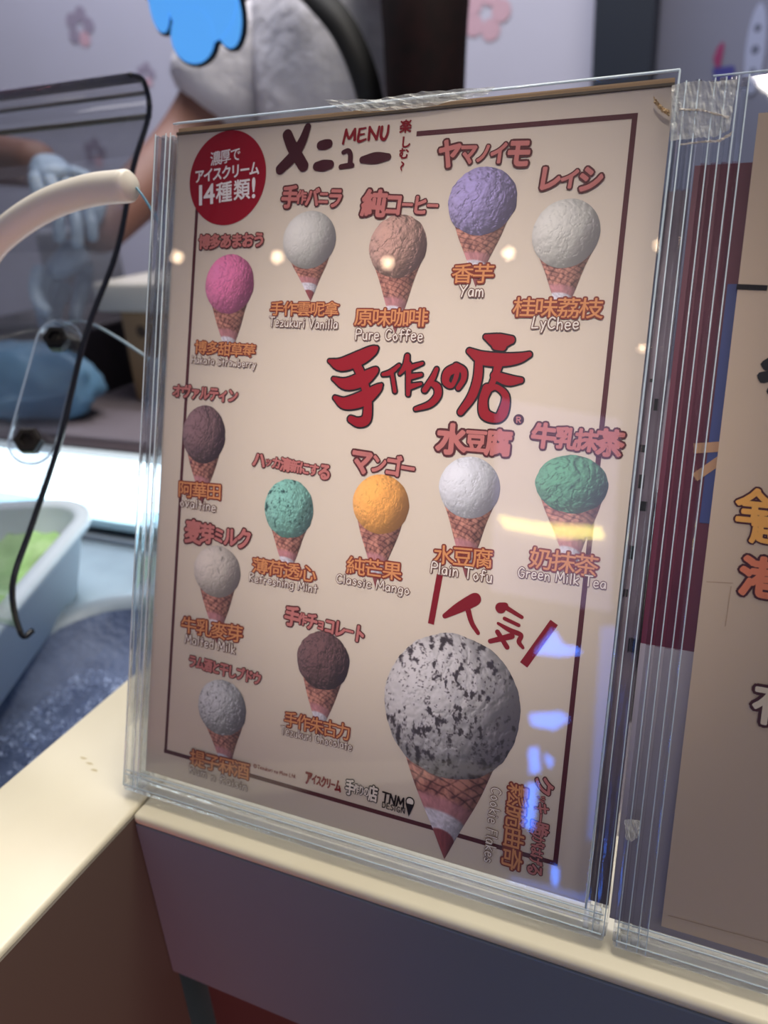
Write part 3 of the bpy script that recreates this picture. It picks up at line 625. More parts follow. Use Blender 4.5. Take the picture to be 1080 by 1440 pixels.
for nm, a, b_ in (('plate_edge', (0, 0.2998), (0.2112, 0.2998)), ('plate_edge', (0.2112, 0.2998), (0.2106, 0.0))):
    tube(nm, [(X1(a[0]), -0.0030, a[1]), (X1(b_[0]), -0.0030, b_[1])], 0.00040, M_rimline, st1, 6, 2, False)
tube('plate_edge', [(X1(0), -0.0006, 0.3012), (X1(0.2110), -0.0006, 0.3012)], 0.00030, M_rimline, st1, 6, 2, False)
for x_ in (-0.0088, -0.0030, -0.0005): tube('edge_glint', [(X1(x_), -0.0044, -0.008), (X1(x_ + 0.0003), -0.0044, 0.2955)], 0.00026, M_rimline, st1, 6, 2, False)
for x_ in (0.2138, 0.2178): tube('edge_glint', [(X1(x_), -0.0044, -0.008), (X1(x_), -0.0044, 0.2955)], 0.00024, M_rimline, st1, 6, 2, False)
boxo('insert_strip', (X1(0.2106), 0.0030, 0.0), (X1(0.2180), 0.0034, 0.262), mat('grey_insert', (136, 122, 132), 0.5, noise=(40, (96, 84, 96), 0.2)), st1)
rgm = random.Random(21)
for z_ in (0.186, 0.158, 0.150, 0.118, 0.132, 0.196, 0.098, 0.171):
    w_ = 0.0012 + 0.0016 * rgm.random(); x_ = X1(0.2110 + 0.0050 * rgm.random())
    boxo('ink_fleck', (x_, 0.0027, z_), (x_ + w_, 0.0029, z_ + 0.001 + 0.005 * rgm.random()), M_black, st1)
st2, X2 = stand('right hand clear acrylic stand holding a cream sheet, cut by the photo edge', 0.2215, 0.4640, 0.2960, -0.0110, [0.2222, 0.2252, 0.2285, 0.2318], [0.4560, 0.4600, 0.4635], 0.2960)
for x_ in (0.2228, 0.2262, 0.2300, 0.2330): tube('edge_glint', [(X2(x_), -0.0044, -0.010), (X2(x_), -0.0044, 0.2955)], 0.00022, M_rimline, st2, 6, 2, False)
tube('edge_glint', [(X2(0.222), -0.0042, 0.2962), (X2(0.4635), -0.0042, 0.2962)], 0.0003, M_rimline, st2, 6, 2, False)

# ---- the menu sheet
ms = empty('menu_sheet', (0, 0, 0), (-AL, 0, 0)); tag(ms, 'beige ice cream menu sheet with fourteen cone pictures', 'menu')
M_paper = mat('beige_paper', (216, 200, 184), 0.45, noise=(9, (208, 194, 180), 0.35), spec=0.3)
boxo('backing_board', (0.0, 0.0006, -0.0002), (0.2095, 0.0026, 0.2992), mat('tan_board', (176, 146, 112), 0.6), ms)
boxo('paper', (0.0, 0.0, 0.0), (0.2098, 0.0004, 0.2968), M_paper, ms)
boxo('top_shadow_strip', (0.0, -0.0009, 0.2960), (0.2098, 0.0, 0.2970), mat('painted_gap_shadow', (84, 72, 60), 0.6), ms)  # dark strip painted as the shadow gap along the sheet's top
P = Print()
def line(a, b_, w_, lay=1, mi=0): 
    A, B2_ = S(*a), S(*b_); d = B2_ - A; d /= np.hypot(*d); n_ = np.array([-d[1], d[0]]) * w_ / 2; e_ = d * w_ / 2
    P.poly([A - e_ + n_, A - e_ - n_, B2_ + e_ - n_, B2_ + e_ + n_], lay, mi)
for a, b_ in (((589, 188), (893, 163)), ((893, 163), (781, 1214)), ((781, 1214), (233, 1056)), ((233, 1056), (277, 296))): line(a, b_, 0.0019 if a[0] > 500 else 0.0016)
P.build('border_line', [I_line], ms)
# round badge
P = Print(); C_ = S(319.5, 250.5); rx = abs(S(373, 246)[0] - S(266, 254)[0]) / 2; rz = abs(S(320, 184)[1] - S(320, 317)[1]) / 2
P.poly([(C_[0] + rx * math.cos(t), C_[1] + rz * math.sin(t)) for t in np.linspace(0, 2 * math.pi, 72)[:-1]], 2, 0)
bd = P.build('round_badge', [I_badge], ms); bd['label'] = 'round crimson badge with white lettering'
cjk(bd, 'badge_lettering', '濃厚で', (297, 224.5), (339, 216), 19, [I_pure], (0.012, 0), one=True)
cjk(bd, 'badge_lettering', 'アイスクリーム', (275, 249), (365, 236), 19, [I_pure], (0.030, 0), one=True, wide=1.05)
cjk(bd, 'badge_lettering', '14種類!', (279, 275.5), (361, 264), 27, [I_pure], (0.018, 0), sizes=[.42, .92, 1.35, 1.35, .38], fit=True, one=True, wide=0.88)

def traced(parent, name, strokes, zoom, origin, mats, outline=0.0, lay=4, n=5):
    """strokes drawn as brush marks: lists of (x, y, radius) read from an enlarged view of the photograph"""
    P = Print()
    for lay_, mi, grow in ([(lay, 0, outline), (lay + 1, 1, 0.0)] if outline else [(lay, 0, 0.0)]):
        for st_ in strokes:
            pts = []
            for x, y, r_ in st_:
                p = S(origin[0] + x / zoom, origin[1] + y / zoom)
                k = np.hypot(*(S(origin[0] + (x + 10) / zoom, origin[1] + y / zoom) - p)) / 10
                k2 = np.hypot(*(S(origin[0] + x / zoom, origin[1] + (y + 10) / zoom) - p)) / 10
                pts.append((*p, (r_ + grow) * (k + k2) / 2))
            P.stroke(smooth_stroke(pts, n), lay_, mi, 0, 16)
    return P.build(name, mats, parent)
tt = traced(ms, 'title_lettering', [[(262, 92, 24), (225, 190, 32), (165, 290, 38), (72, 385, 34)], [(122, 148, 36), (160, 240, 40), (232, 362, 38)],
    [(352, 220, 30), (382, 215, 34), (405, 210, 30)], [(325, 365, 30), (370, 360, 38), (415, 353, 30)],
    [(508, 268, 15), (540, 258, 17), (556, 285, 18), (554, 345, 18)], [(490, 368, 17), (530, 362, 18), (568, 358, 17)],
    [(640, 320, 24), (730, 308, 39), (815, 300, 24)]], 4.909, (380, 160), [I_maroon])
tt['label'] = 'large dark maroon Japanese title'
mn = traced(ms, 'title_english', [[(505, 208, 8), (528, 112, 9)], [(528, 118, 8), (548, 172, 9), (588, 108, 9)], [(588, 108, 9), (586, 182, 10)],
    [(620, 108, 8), (610, 190, 10), (662, 178, 7)], [(622, 108, 8), (662, 100, 6)], [(614, 148, 7), (652, 142, 6)], [(682, 182, 9), (690, 95, 9)], [(690, 98, 9), (736, 176, 10)], [(736, 176, 9), (756, 92, 8)],
    [(775, 92, 9), (768, 160, 11), (790, 180, 10), (812, 140, 9), (820, 85, 8)]], 4.909, (380, 160), [I_menu])
mn['label'] = 'crimson brush-written English title'
P = Print()
for ch, cx, cy, s_ in (('楽', 571, 178, 16), ('し', 571, 200, 15), ('む', 568.5, 216, 14)):
    c = S(cx, cy); d = S(cx + 5, cy) - S(cx - 5, cy); k = np.hypot(*d) / 10; put_glyph(P, ch, c, np.array([1., 0]), np.array([0, 1.]), s_ * k, s_ * k, [(4, 0, 0.03)])
P.build('upright_caption', [I_menu], ms)
traced(ms, 'wave_mark', [[(910, 335, 4), (922, 350, 6), (905, 372, 6), (910, 396, 3)]], 4.909, (380, 160), [I_menu])
lg = traced(ms, 'shop_name_lettering', [
    [(14, 172, 8), (75, 190, 30), (165, 158, 34), (225, 125, 26), (252, 108, 10)], [(34, 262, 8), (100, 288, 28), (185, 262, 34), (240, 225, 20), (254, 212, 6)], [(42, 358, 10), (95, 386, 28), (185, 362, 36), (250, 318, 24), (276, 294, 8)],
    [(150, 190, 22), (182, 260, 22), (205, 350, 20), (208, 420, 22), (198, 470, 24), (160, 482, 22), (122, 466, 16)],
    [(285, 240, 8), (322, 230, 12), (366, 195, 8)], [(330, 230, 9), (345, 325, 9)], [(408, 148, 12), (400, 195, 15), (370, 236, 7)], [(415, 190, 14), (414, 260, 13), (412, 340, 10)], [(422, 206, 13), (484, 184, 7)], [(422, 252, 14), (478, 242, 8)], [(422, 302, 14), (476, 288, 7)],
    [(556, 214, 10), (534, 262, 14), (496, 318, 14)], [(528, 282, 12), (560, 306, 18), (560, 350, 18), (520, 392, 15), (450, 415, 9)],
    [(652, 208, 22), (612, 232, 22), (602, 275, 18), (630, 298, 12), (652, 262, 12), (662, 215, 14)], [(655, 200, 18), (692, 222, 16), (692, 265, 14), (666, 308, 12)],
    [(805, 50, 12), (870, 72, 36), (932, 66, 20)], [(860, 90, 26), (890, 100, 20)], [(722, 122, 14), (790, 158, 32), (890, 166, 32), (970, 158, 26), (1024, 140, 14)], [(770, 175, 20), (764, 260, 22), (735, 350, 22), (678, 430, 16)],
    [(872, 180, 22), (852, 250, 17), (828, 305, 14)], [(850, 245, 20), (920, 270, 26), (982, 270, 14)], [(812, 312, 24), (792, 370, 22), (800, 440, 26), (860, 462, 22), (892, 430, 26), (905, 350, 18), (860, 305, 14), (815, 312, 20)]],
    3.6, (460, 460), [I_black, I_red], 8.0)
lg['label'] = 'large red brush lettering of the shop name, outlined black'
rg_ = traced(ms, 'registered_mark', [[(970, 468, 27), (971, 468, 27)]], 3.6, (460, 460), [I_maroon])
traced(rg_, 'mark_letter', [[(962, 482, 3), (962, 456, 3)], [(962, 456, 3), (978, 458, 3), (978, 468, 3), (963, 470, 3)], [(970, 470, 3), (980, 483, 3)]], 3.6, (460, 460), [I_pink], lay=6)
pp_ = traced(ms, 'popular_lettering', [[(425, 290, 12), (490, 252, 24), (560, 215, 30), (572, 205, 24)], [(530, 240, 14), (552, 320, 12), (582, 370, 10)],
    [(690, 252, 26), (712, 240, 14)], [(712, 248, 12), (790, 296, 9)], [(708, 302, 9), (775, 334, 9)], [(678, 325, 7), (735, 358, 12), (786, 380, 11), (776, 412, 11), (795, 440, 8)], [(675, 366, 12), (720, 438, 12)], [(640, 410, 11), (742, 385, 15)]],
    3.375, (500, 780), [I_menu]); pp_['label'] = 'crimson brush characters above the large cone'
for a, b_, w_ in (((618, 812.5), (607, 873), 0.0026), ((776, 880), (740, 930), 0.0034)):
    P = Print(); line(a, b_, w_, 3); P.build('accent_bar', [I_menu], ms)

# ---- cone pictures
def picture(label, Lx, Rx, Ty, By, tip, colr, seed, rough=0.5, speck=0, fine=1.0, speckc=(40, 30, 34), res=1.0, cont=1.0, cut=1.0, seam=False):
    cy = (Ty + By) / 2; cx = (Lx + Rx) / 2
    c = (S(cx, Ty) + S(cx, By)) / 2; rx = np.hypot(*(S(Rx, cy) - S(Lx, cy))) / 2; rz = np.hypot(*(S(cx, Ty) - S(cx, By))) / 2; tp = S(*tip)
    root_v, root_f, cols = [], [], []
    # cone
    nu, nv = int(44 * res), int(90 * res)
    mz = c[1] - 0.30 * rz; half = 0.90 * rx
    U, V_ = np.meshgrid(np.linspace(-1, 1, nu + 1), np.linspace(0, cut, nv + 1))
    X_ = (c[0] + 0.0) * (1 - V_) + tp[0] * V_ + U * half * (1 - V_) ** 0.98 * (1 + 0.03 * np.sin(V_ * 9 + seed)); Z_ = mz * (1 - V_) + tp[1] * V_ - 0.10 * rz * (1 - U ** 2) * (1 - V_)
    bend = V_ * 6.5 + 0.35 * (1 - U ** 2)
    wj = 1.6 * fbm(U * 3 + seed, V_ * 9, seed, 3); waf = np.clip(np.abs(np.sin((bend * 1.5 + U * 2.6) * 2.6 + wj)) * 2.1, 0, 1); waf2 = np.clip(np.abs(np.sin((bend * 2.4 - U * 1.5) * 3.2 + wj)) * 1.9, 0, 1)
    nz = fbm(U * 7 + 5, V_ * 16 + seed, seed + 5, 4)
    k = np.clip(0.02 + 0.62 * waf * waf2 + 1.3 * (nz - 0.38), 0, 1)[..., None]
    cw = np.array([74, 40, 42.]) * (1 - k) + np.array([186, 128, 112.]) * k
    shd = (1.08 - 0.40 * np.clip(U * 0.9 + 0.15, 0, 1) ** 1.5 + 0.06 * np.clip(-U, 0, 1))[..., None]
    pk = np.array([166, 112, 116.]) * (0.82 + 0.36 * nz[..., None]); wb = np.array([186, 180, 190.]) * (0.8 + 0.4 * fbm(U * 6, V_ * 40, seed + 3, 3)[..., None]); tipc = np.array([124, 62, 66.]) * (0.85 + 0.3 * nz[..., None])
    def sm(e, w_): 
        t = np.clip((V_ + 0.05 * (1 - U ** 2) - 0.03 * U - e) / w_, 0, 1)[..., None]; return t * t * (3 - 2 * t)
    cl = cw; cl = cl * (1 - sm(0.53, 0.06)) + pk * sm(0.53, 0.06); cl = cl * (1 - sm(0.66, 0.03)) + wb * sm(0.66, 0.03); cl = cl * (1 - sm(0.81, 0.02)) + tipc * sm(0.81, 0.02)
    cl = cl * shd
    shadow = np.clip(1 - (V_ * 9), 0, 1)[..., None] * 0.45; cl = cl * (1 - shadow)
    n0 = 0
    for i in range(nv + 1):
        for j in range(nu + 1): root_v.append((X_[i, j], -EPS * 2, Z_[i, j]))
    for i in range(nv):
        for j in range(nu): a = i * (nu + 1) + j; root_f.append((a, a + 1, a + nu + 2, a + nu + 1))
    cols.append(cl.reshape(-1, 3)); n0 = len(root_v)
    # scoop
    nr, na = int(46 * res), int(110 * res)
    Rr, A_ = np.meshgrid(np.linspace(0, 1, nr + 1), np.linspace(0, 2 * math.pi, na + 1)[:-1])
    wob = 1 + 0.026 * rough * (fbm(np.cos(A_) * 4 + 20, np.sin(A_) * 4 + 20, seed, 4) - 0.5) * 4
    u = Rr * np.cos(A_); v = Rr * np.sin(A_)
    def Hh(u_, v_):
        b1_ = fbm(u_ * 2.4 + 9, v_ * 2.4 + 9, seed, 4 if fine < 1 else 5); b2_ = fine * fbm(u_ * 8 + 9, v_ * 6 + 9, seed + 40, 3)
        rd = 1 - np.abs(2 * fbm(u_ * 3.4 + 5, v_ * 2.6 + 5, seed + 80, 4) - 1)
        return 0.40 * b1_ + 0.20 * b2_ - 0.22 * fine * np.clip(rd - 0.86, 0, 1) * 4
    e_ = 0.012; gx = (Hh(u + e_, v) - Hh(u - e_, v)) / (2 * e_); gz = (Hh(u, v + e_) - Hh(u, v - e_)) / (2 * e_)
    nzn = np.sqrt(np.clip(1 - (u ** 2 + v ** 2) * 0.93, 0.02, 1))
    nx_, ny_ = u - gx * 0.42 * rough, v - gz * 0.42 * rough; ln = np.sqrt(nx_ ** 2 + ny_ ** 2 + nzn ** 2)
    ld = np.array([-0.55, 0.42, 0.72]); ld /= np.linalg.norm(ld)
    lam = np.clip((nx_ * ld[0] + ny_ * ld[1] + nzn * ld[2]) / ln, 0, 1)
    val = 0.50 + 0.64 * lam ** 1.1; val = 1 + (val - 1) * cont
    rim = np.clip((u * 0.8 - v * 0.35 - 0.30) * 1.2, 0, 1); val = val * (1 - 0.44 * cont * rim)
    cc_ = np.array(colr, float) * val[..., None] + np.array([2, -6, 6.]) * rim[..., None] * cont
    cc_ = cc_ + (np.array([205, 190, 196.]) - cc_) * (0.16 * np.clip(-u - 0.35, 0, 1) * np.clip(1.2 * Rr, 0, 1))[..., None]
    if seam:
        sl_ = np.abs(u - 0.12 - 0.10 * np.sin(v * 7 + seed)) ; m_ = (np.clip(1 - sl_ / 0.05, 0, 1) * np.clip(v + 0.35, 0, 1) * (fbm(u * 9, v * 9, seed, 3) > 0.42))[..., None]; cc_ = cc_ * (1 - 0.5 * m_)
    if speck:
        s1 = fbm(u * 13 + 30 + 0.8 * v, v * 9 + 30, seed + 200, 4); s2 = fbm(u * 30 + 30, v * 26 + 30, seed + 210, 2)
        big = fbm(u * 1.6 + 3, v * 1.6 + 3, seed + 230, 2)
        m_ = np.clip((s1 + 0.18 * (big - 0.5) - (0.78 - 0.20 * speck)) * 11, 0, 1) + np.clip((s2 + 0.35 * (big - 0.5) - (0.87 - 0.18 * speck)) * 9, 0, 1) * 0.8
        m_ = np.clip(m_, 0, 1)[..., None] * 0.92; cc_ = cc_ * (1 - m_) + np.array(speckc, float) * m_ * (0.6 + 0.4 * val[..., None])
    XX = c[0] + rx * u * wob; ZZ = c[1] + rz * v * wob
    for i in range(na):
        for j in range(nr + 1): root_v.append((XX[i, j], -EPS * 3, ZZ[i, j]))
    for i in range(na):
        for j in range(nr): a = n0 + i * (nr + 1) + j; b2_ = n0 + ((i + 1) % na) * (nr + 1) + j; root_f.append((a, a + 1, b2_ + 1, b2_))
    cols.append(cc_.reshape(-1, 3))
    me = bpy.data.meshes.new('cone_picture'); me.from_pydata(root_v, [], root_f)
    C3 = np.clip(np.concatenate(cols), 0, 250) / 255; C3 = np.where(C3 <= 0.04045, C3 / 12.92, ((C3 + 0.055) / 1.055) ** 2.4)
    ca = me.color_attributes.new('ink', 'FLOAT_COLOR', 'POINT'); ca.data.foreach_set('color', np.concatenate([C3, np.ones((len(C3), 1))], 1).astype(np.float32).ravel())
    me.materials.append(M_attr); o = bpy.data.objects.new('cone_picture', me); col.objects.link(o); o.parent = ms; o['label'] = label; return o
JP, CH, EN = [I_out, I_pink], [I_oout, I_orange], [I_wout, I_white]
def caps(o, jp, ja, jb, jh, js, ch, ca, cb, chh, en, ea, eb, eh):
    cjk(o, 'japanese_caption', jp, ja, jb, jh, JP, (0.118, 0.044), js, lay=5)
    cjk(o, 'chinese_caption', ch, ca, cb, chh, CH, (0.082, 0.010), lay=5)
    latin(o, 'english_caption', en, ea, eb, eh, EN, lay=7)
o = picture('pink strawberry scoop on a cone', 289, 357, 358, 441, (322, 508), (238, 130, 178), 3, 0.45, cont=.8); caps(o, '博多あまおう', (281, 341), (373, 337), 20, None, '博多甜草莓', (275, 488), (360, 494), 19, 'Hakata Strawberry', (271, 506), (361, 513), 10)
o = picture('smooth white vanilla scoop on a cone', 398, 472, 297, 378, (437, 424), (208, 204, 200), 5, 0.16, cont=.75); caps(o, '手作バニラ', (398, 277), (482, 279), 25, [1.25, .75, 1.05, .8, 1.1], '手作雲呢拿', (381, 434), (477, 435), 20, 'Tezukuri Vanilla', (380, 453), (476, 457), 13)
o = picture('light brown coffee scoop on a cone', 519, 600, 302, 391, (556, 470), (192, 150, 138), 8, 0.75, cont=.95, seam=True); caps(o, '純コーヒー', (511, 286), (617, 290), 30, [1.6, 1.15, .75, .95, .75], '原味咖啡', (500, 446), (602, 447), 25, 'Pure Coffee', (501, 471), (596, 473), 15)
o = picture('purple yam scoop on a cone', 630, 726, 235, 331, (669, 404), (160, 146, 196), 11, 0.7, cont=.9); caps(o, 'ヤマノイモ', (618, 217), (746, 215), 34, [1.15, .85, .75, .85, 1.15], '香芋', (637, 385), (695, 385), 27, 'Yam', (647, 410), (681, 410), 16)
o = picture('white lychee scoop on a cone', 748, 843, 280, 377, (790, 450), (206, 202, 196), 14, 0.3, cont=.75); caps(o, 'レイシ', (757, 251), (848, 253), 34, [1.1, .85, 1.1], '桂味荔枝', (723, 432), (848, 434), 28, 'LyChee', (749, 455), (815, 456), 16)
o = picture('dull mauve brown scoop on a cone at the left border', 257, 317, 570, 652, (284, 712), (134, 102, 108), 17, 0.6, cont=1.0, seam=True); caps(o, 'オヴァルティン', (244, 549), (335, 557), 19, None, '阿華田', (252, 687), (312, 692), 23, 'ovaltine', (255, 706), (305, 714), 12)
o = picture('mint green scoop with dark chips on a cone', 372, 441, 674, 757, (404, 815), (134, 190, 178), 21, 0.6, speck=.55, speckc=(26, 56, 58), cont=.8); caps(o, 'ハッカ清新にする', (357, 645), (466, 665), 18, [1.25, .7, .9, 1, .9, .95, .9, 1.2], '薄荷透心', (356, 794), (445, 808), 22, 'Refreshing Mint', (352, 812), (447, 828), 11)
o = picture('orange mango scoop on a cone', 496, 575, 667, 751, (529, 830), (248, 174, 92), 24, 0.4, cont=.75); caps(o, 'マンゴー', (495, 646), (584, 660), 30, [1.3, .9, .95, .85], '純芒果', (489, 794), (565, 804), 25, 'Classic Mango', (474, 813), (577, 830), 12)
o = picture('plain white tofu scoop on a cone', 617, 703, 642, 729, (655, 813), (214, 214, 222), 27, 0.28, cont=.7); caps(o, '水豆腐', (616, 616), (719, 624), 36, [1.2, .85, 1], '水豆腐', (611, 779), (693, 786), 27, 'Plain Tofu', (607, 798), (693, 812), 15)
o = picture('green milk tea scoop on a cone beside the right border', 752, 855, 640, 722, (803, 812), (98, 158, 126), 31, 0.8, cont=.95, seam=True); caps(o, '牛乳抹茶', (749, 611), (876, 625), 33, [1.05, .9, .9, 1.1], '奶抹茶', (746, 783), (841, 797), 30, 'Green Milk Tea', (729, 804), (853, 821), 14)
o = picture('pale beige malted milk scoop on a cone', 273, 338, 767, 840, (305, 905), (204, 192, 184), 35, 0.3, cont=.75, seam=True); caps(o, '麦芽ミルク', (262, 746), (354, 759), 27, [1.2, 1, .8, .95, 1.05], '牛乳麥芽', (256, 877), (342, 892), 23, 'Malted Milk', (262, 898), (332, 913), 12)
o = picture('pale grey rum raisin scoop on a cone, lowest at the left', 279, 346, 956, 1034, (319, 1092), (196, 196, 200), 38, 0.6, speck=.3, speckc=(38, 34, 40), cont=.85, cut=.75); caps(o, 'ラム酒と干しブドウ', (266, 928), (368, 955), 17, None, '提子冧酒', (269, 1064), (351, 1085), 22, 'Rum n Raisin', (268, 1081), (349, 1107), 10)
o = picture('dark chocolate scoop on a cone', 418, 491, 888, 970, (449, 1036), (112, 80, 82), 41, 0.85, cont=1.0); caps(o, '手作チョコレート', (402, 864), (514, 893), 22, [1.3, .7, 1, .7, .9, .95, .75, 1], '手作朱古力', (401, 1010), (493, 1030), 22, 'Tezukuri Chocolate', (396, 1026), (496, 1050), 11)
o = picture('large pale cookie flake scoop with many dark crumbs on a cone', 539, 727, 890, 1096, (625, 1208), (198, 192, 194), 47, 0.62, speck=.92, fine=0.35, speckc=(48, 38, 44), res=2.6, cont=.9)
cjk(o, 'japanese_caption', 'クッキー脆がはげる', (767, 1092), (752, 1231), 22, JP, (0.09, 0.03), [1.7, .7, 1, .8, 1.2, .9, .9, .9, 1.1], lay=5)
cjk(o, 'chinese_caption', '鬆脆曲奇', (730, 1103), (719, 1222), 29, CH, (0.082, 0.010), lay=5)
latin(o, 'english_caption', 'Cookie Flakes', (698.5, 1107), (688, 1212), 14, EN, lay=7, r=(.115, .065))
# small print and marks at the foot
cjk(ms, 'small_print', '©', (357, 1076), (361.5, 1077.5), 5.5, [I_menu], (0.02, 0), one=True, fit=True)
latin(ms, 'small_print', 'Tezukuri no Mise Ltd.', (363, 1078), (417, 1092), 5.0, [I_menu], r=(0.075, 0), one=True, sm=False)
cjk(ms, 'ice_cream_mark', 'アイスクリーム', (430, 1092), (480, 1106), 15, [I_menu], (0.06, 0), [1.3, .9, .9, 1, .9, .8, 1.1], one=True)
lw_ = cjk(ms, 'shop_name_mark', '手作りの店', (487, 1105), (531, 1117), 17, [I_black, I_white], (0.11, 0.035), [1.3, .8, .8, .8, 1.3])
tn = latin(ms, 'designer_mark', 'TNM', (538, 1120), (569, 1130), 13, [I_black], r=(0.10, 0), one=True, sm=False)
latin(ms, 'designer_mark', 'DESIGN', (538, 1131.5), (570, 1140.5), 7.5, [I_black], r=(0.08, 0), one=True, sm=False)
P = Print(); c = S(577, 1127); r_ = 0.0018
P.disc(c, r_ * 1.15, 3, 0); P.disc(c, r_ * 0.85, 4, 1); P.poly([(c[0] - r_ * 1.1, c[1] - r_ * .5), (c[0] + r_ * 1.1, c[1] - r_ * .5), (c[0], c[1] - r_ * 3.6)], 5, 0)
P.build('cone_mark', [I_black, I_white], ms)

# ---- right stand: cream sheet, maroon card behind it
ps = empty('cream_poster', (0, 0, 0), (-AL, 0, 0)); tag(ps, 'cream sheet with orange and black characters in the right stand', 'poster')
boxo('paper', (0.2371, 0.0, 0.0), (0.4471, 0.0005, 0.2848), mat('cream_paper', (210, 186, 162), 0.45, noise=(7, (204, 182, 158), 0.3), spec=0.3), ps)
I_yel = ink('amber_ink', (246, 178, 88)); I_dk = ink('deep_maroon_ink', (72, 16, 30)); I_cor = ink('coral_ink', (232, 132, 96)); I_crm = ink('pale_cream_ink', (236, 220, 196))
def pg(ch, cx, cy, s_, mats, grow, name='character', label=None):
    P = Print(); c = S(cx, cy); k = np.hypot(*(S(cx + 5, cy) - S(cx - 5, cy))) / 10
    put_glyph(P, ch, c, np.array([1., 0]), np.array([0, 1.]), s_ * k, s_ * k, [(3, 0, grow[0]), (4, 1, grow[1])] if len(mats) > 1 else [(3, 0, grow[0])])
    o = P.build(name, mats, ps)
    if label: o['label'] = label
    return o
pg('全', 1062, 712, 52, [I_dk, I_yel], (0.10, 0.045), label='amber character with maroon outline')
pg('起', 1080, 744, 46, [I_dk, I_yel], (0.10, 0.045)); pg('港', 1072, 812, 62, [I_dk, I_cor], (0.10, 0.045), label='coral character with maroon outline')
pg('有', 1092, 992, 66, [I_dk, I_crm], (0.10, 0.03), label='pale character with maroon outline')
pg('冬', 1112, 525, 88, [I_black], (0.06, 0), label='large black character')
P = Print(); 
for a, b_, w_ in (((1040, 403.5), (1075, 405), 0.0018),): line(a, b_, w_, 3)
P.build('black_dash', [I_black], ps)
P = Print()
for a, b_, w_ in (((994, 818), (1030, 820), 0.0003), ((1028, 825), (1020, 880), 0.0003), ((940, 1287), (1080, 1325), 0.0003)): line(a, b_, w_, 2)
P.build('crease_line', [ink('crease', (176, 150, 126))], ps)

bc = empty('maroon_card', (0, 0, 0), (-AL, 0, 0)); tag(bc, 'maroon and lilac card behind the cream sheet in the right stand', 'card')
boxo('card', (0.2190, 0.0024, -0.004), (0.4500, 0.0030, 0.2700), mat('maroon_card', (98, 34, 58), 0.45), bc)
boxo('lower_field', (0.2189, 0.0021, -0.004), (0.4500, 0.0024, 0.1020), mat('lilac_grey_print', (166, 158, 168), 0.5), bc)
boxo('blue_field', (0.2338, 0.0020, 0.148), (0.4500, 0.0024, 0.230), mat('dark_blue_print', (58, 70, 128), 0.45), bc)
P = Print(); I_ochre = ink('ochre_ink', (190, 146, 112))
for a, b_, w_ in (((983, 630), (1012, 628), 0.0035), ((982, 668), (1008, 650), 0.0030)): line(a, b_, w_, 1)
o = P.build('ochre_bar', [I_ochre], bc); o.location = (0, 0.0018, 0)

# tape and torn bits on the stands
M_tape = mat('sticky_tape', (222, 222, 214), 0.12, alpha=0.5, bump=(240, 0.9, 0.003))
def crumple(name, pts_a, pts_b, m, y0, amp, label, cat, seed, parent=None):
    """a crinkled strip between two rows of photo points, lying on the stand's face"""
    rg = random.Random(seed); e = empty(name, (0, 0, 0), (-AL, 0, 0)) ; bm = bmesh.new(); n = 26; rows = []
    for t in range(n + 1):
        row = []
        for s_ in range(7):
            f = s_ / 6; i = t / n * (len(pts_a) - 1); k = min(int(i), len(pts_a) - 2); fr = i - k
            a = np.array(pts_a[k]) * (1 - fr) + np.array(pts_a[k + 1]) * fr; b_ = np.array(pts_b[k]) * (1 - fr) + np.array(pts_b[k + 1]) * fr
            q_ = a * (1 - f) + b_ * f; p = S(*q_); row.append(bm.verts.new((p[0] + rg.uniform(-1, 1) * amp * .3, y0 - abs(rg.gauss(0, 1)) * amp, p[1] + rg.uniform(-1, 1) * amp * .3)))
        rows.append(row)
    for a, b_ in zip(rows, rows[1:]):
        for k in range(6): bm.faces.new((a[k], a[k + 1], b_[k + 1], b_[k]))
    bpy.data.objects.remove(e); o = from_bm(name, bm, m); o.rotation_euler = (-AL, 0, 0); tag(o, label, cat); return o
crumple('clear_tape', [(463, 147), (530, 146), (602, 136), (700, 128)], [(490, 162), (540, 163), (602, 157), (690, 140)], M_tape, -0.0036, 0.0006, 'strip of crinkled clear tape on the top edge of the large menu stand', 'tape', 3)
crumple('paper_scrap', [(921, 143), (926, 150), (934, 158), (944, 162)], [(921, 152), (926, 158), (932, 164), (942, 170)], mat('scrap_tan', (196, 170, 132), 0.6), -0.0035, 0.0007, 'torn tan paper scrap stuck inside the upper right corner of the menu', 'scrap', 5)
crumple('torn_tape_edge', [(956, 161), (985, 162), (1000, 166), (1026, 172)], [(956, 163.5), (985, 165), (1000, 168.5), (1024, 176)], mat('torn_white', (226, 218, 206), 0.5), -0.0046, 0.0004, 'upper torn white tape edge across the ribs of the right stand', 'tape', 8)
crumple('torn_tape_edge', [(958, 210), (990, 206), (1012, 204), (1030, 193)], [(958, 212), (990, 208.5), (1012, 208), (1028, 198)], mat('torn_white_lower', (226, 218, 206), 0.5), -0.0046, 0.0004, 'lower torn white tape edge across the ribs of the right stand', 'tape', 9)
crumple('tape_patch', [(946, 128), (975, 122), (1005, 124), (1036, 120)], [(944, 205), (975, 202), (1005, 200), (1026, 190)], M_tape, -0.0042, 0.0004, 'crinkled clear tape patch joining the tops of the two stands', 'tape', 12)
crumple('glue_blob', [(880, 1145), (890, 1144), (902, 1146)], [(882, 1172), (890, 1175), (900, 1168)], mat('cloudy_glue', (222, 220, 212), 0.4, alpha=0.6), -0.0046, 0.0004, 'cloudy glue patch on the lower left ribs of the right stand', 'glue', 14)

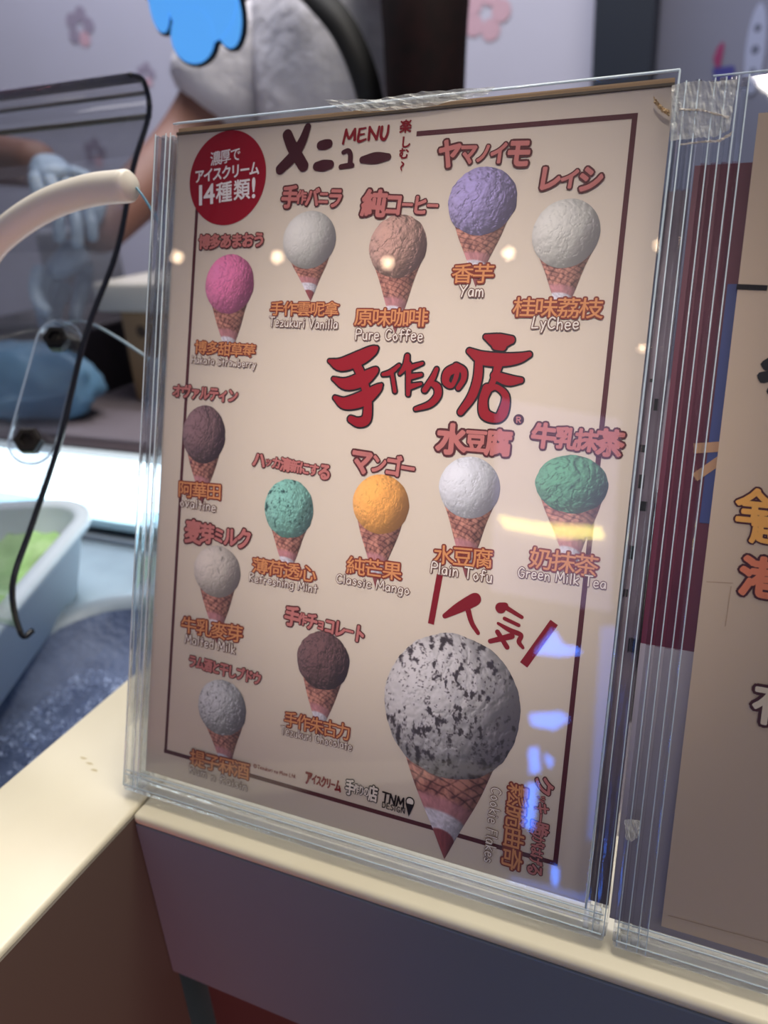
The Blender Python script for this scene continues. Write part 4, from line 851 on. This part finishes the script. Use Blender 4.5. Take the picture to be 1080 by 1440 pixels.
# ------------------------------------------------------------------ shop lights and added glow panels behind the viewer (they show as reflections in the clear plates)
M_bulb = mat('warm_bulb', (255, 226, 190), 0.4, emit=((255, 222, 184), 28.0))
def mirror(x, y, dist):
    d = ray(x, y).normalized(); p = CAM + d * (-CAM.dot(NS) / d.dot(NS)); r_ = d - 2 * d.dot(NS) * NS; return p + r_ * dist
for k, (x, y) in enumerate([(391, 362), (546, 370), (716, 357), (929, 345), (903, 490), (250, 362)]):
    c = mirror(x, y, 2.3); e = empty('track_spotlight', c)
    tag(e, 'warm spotlight behind the viewer, mirrored ' + ['left of the vanilla scoop', 'on the coffee scoop', 'between the yam and lychee scoops', 'near the top right of the menu plate', 'smaller, lower, by the right edge of the menu plate', 'at the left edge of the menu plate'][k], 'lamp', 'warm spotlights behind the viewer')
    bm = bmesh.new(); bmesh.ops.create_uvsphere(bm, u_segments=16, v_segments=10, radius=0.017 if k != 4 else 0.010); from_bm('bulb', bm, M_bulb, e, True)
    tube('shade', [Vector((0, -0.02, 0.010)), Vector((0, -0.10, 0.05))], 0.026, M_black, e, 12, 2, False)
    tube('rod', [Vector((0, -0.10, 0.05)), Vector((0, -0.10, 2.4 - c.z))], 0.004, M_black, e, 6, 2, False)

# blue and lilac glow panels added for their reflections, a yellow tube above them
def pane(name, px, m, parent, dist=2.4, th=0.01):
    bm = bmesh.new(); P_ = []
    for x, y in px:
        d = ray(x, y).normalized(); p = CAM + d * (-CAM.dot(NS) / d.dot(NS)); r_ = d - 2 * d.dot(NS) * NS; P_.append(p + r_ * ((-2.4 - p.y) / r_.y))
    a = [bm.verts.new(p - parent.location) for p in P_]; b_ = [bm.verts.new(p - parent.location + Vector((0, -th, 0))) for p in P_]
    bm.faces.new(a); bm.faces.new(b_)
    for k in range(len(a)): bm.faces.new((a[k], a[(k + 1) % len(a)], b_[(k + 1) % len(a)], b_[k]))
    return from_bm(name, bm, m, parent)
bs = empty('blue_glow_panels', (-0.1, -2.4, -0.9)); tag(bs, 'added blue glowing shapes behind the viewer, mirrored low in the menu plate', 'glow panel')  # glowing shapes added to make the blue reflections in the plate
M_bl = mat('blue_glow', (90, 140, 255), 0.4, emit=((66, 130, 255), 20.0)); M_bl2 = mat('deep_blue_glow', (40, 80, 200), 0.4, emit=((70, 120, 225), 5.0))
for q_ in ([(752, 918), (778, 884), (792, 905), (815, 912), (818, 918), (790, 922)], [(745, 1003), (790, 1000), (800, 1012), (780, 1026), (748, 1020)], [(743, 1052), (756, 1050), (760, 1085), (746, 1088)], [(766, 1058), (778, 1068), (774, 1080), (768, 1072)],
           [(742, 1100), (756, 1102), (750, 1168), (736, 1160)], [(838, 1168), (853, 1160), (842, 1262), (826, 1262), (832, 1220)], [(776, 1215), (786, 1222), (784, 1246), (776, 1240)]): pane('blue_glow_shape', q_, M_bl, bs)
pane('dim_glow_shape', [(718, 1232), (840, 1262), (834, 1300), (700, 1262)], M_bl2, bs); pane('dim_glow_shape', [(845, 880), (880, 880), (850, 1180), (826, 1180)], M_bl2, bs)
boxo('post', (-0.03, -0.05, 0), (0.03, -0.02, 1.6), M_black, bs)
pb = empty('pale_glow_panel', (-0.2, -2.4, 0.9)); tag(pb, 'added pale lilac glowing panel behind the viewer, mirrored around the tofu scoop', 'board')  # glowing panel added for the lilac wash over the plate
pane('glow_face', [(700, 560), (872, 590), (860, 860), (690, 830)], mat('lilac_glow', (190, 180, 230), 0.4, emit=((190, 186, 240), 1.6)), pb)
yt = empty('yellow_tube_lamp', (-0.2, -2.39, 0.7)); tag(yt, 'yellow tube lamp behind the viewer, mirrored across the green scoop', 'lamp')
pane('lamp_tube', [(702, 728), (755, 738), (846, 744), (850, 757), (790, 756), (712, 742)], mat('yellow_lamp', (255, 240, 120), 0.4, emit=((255, 240, 150), 15.0)), yt, th=0.03)
for v_ in yt.children[0].data.vertices: v_.co.y += 0.03
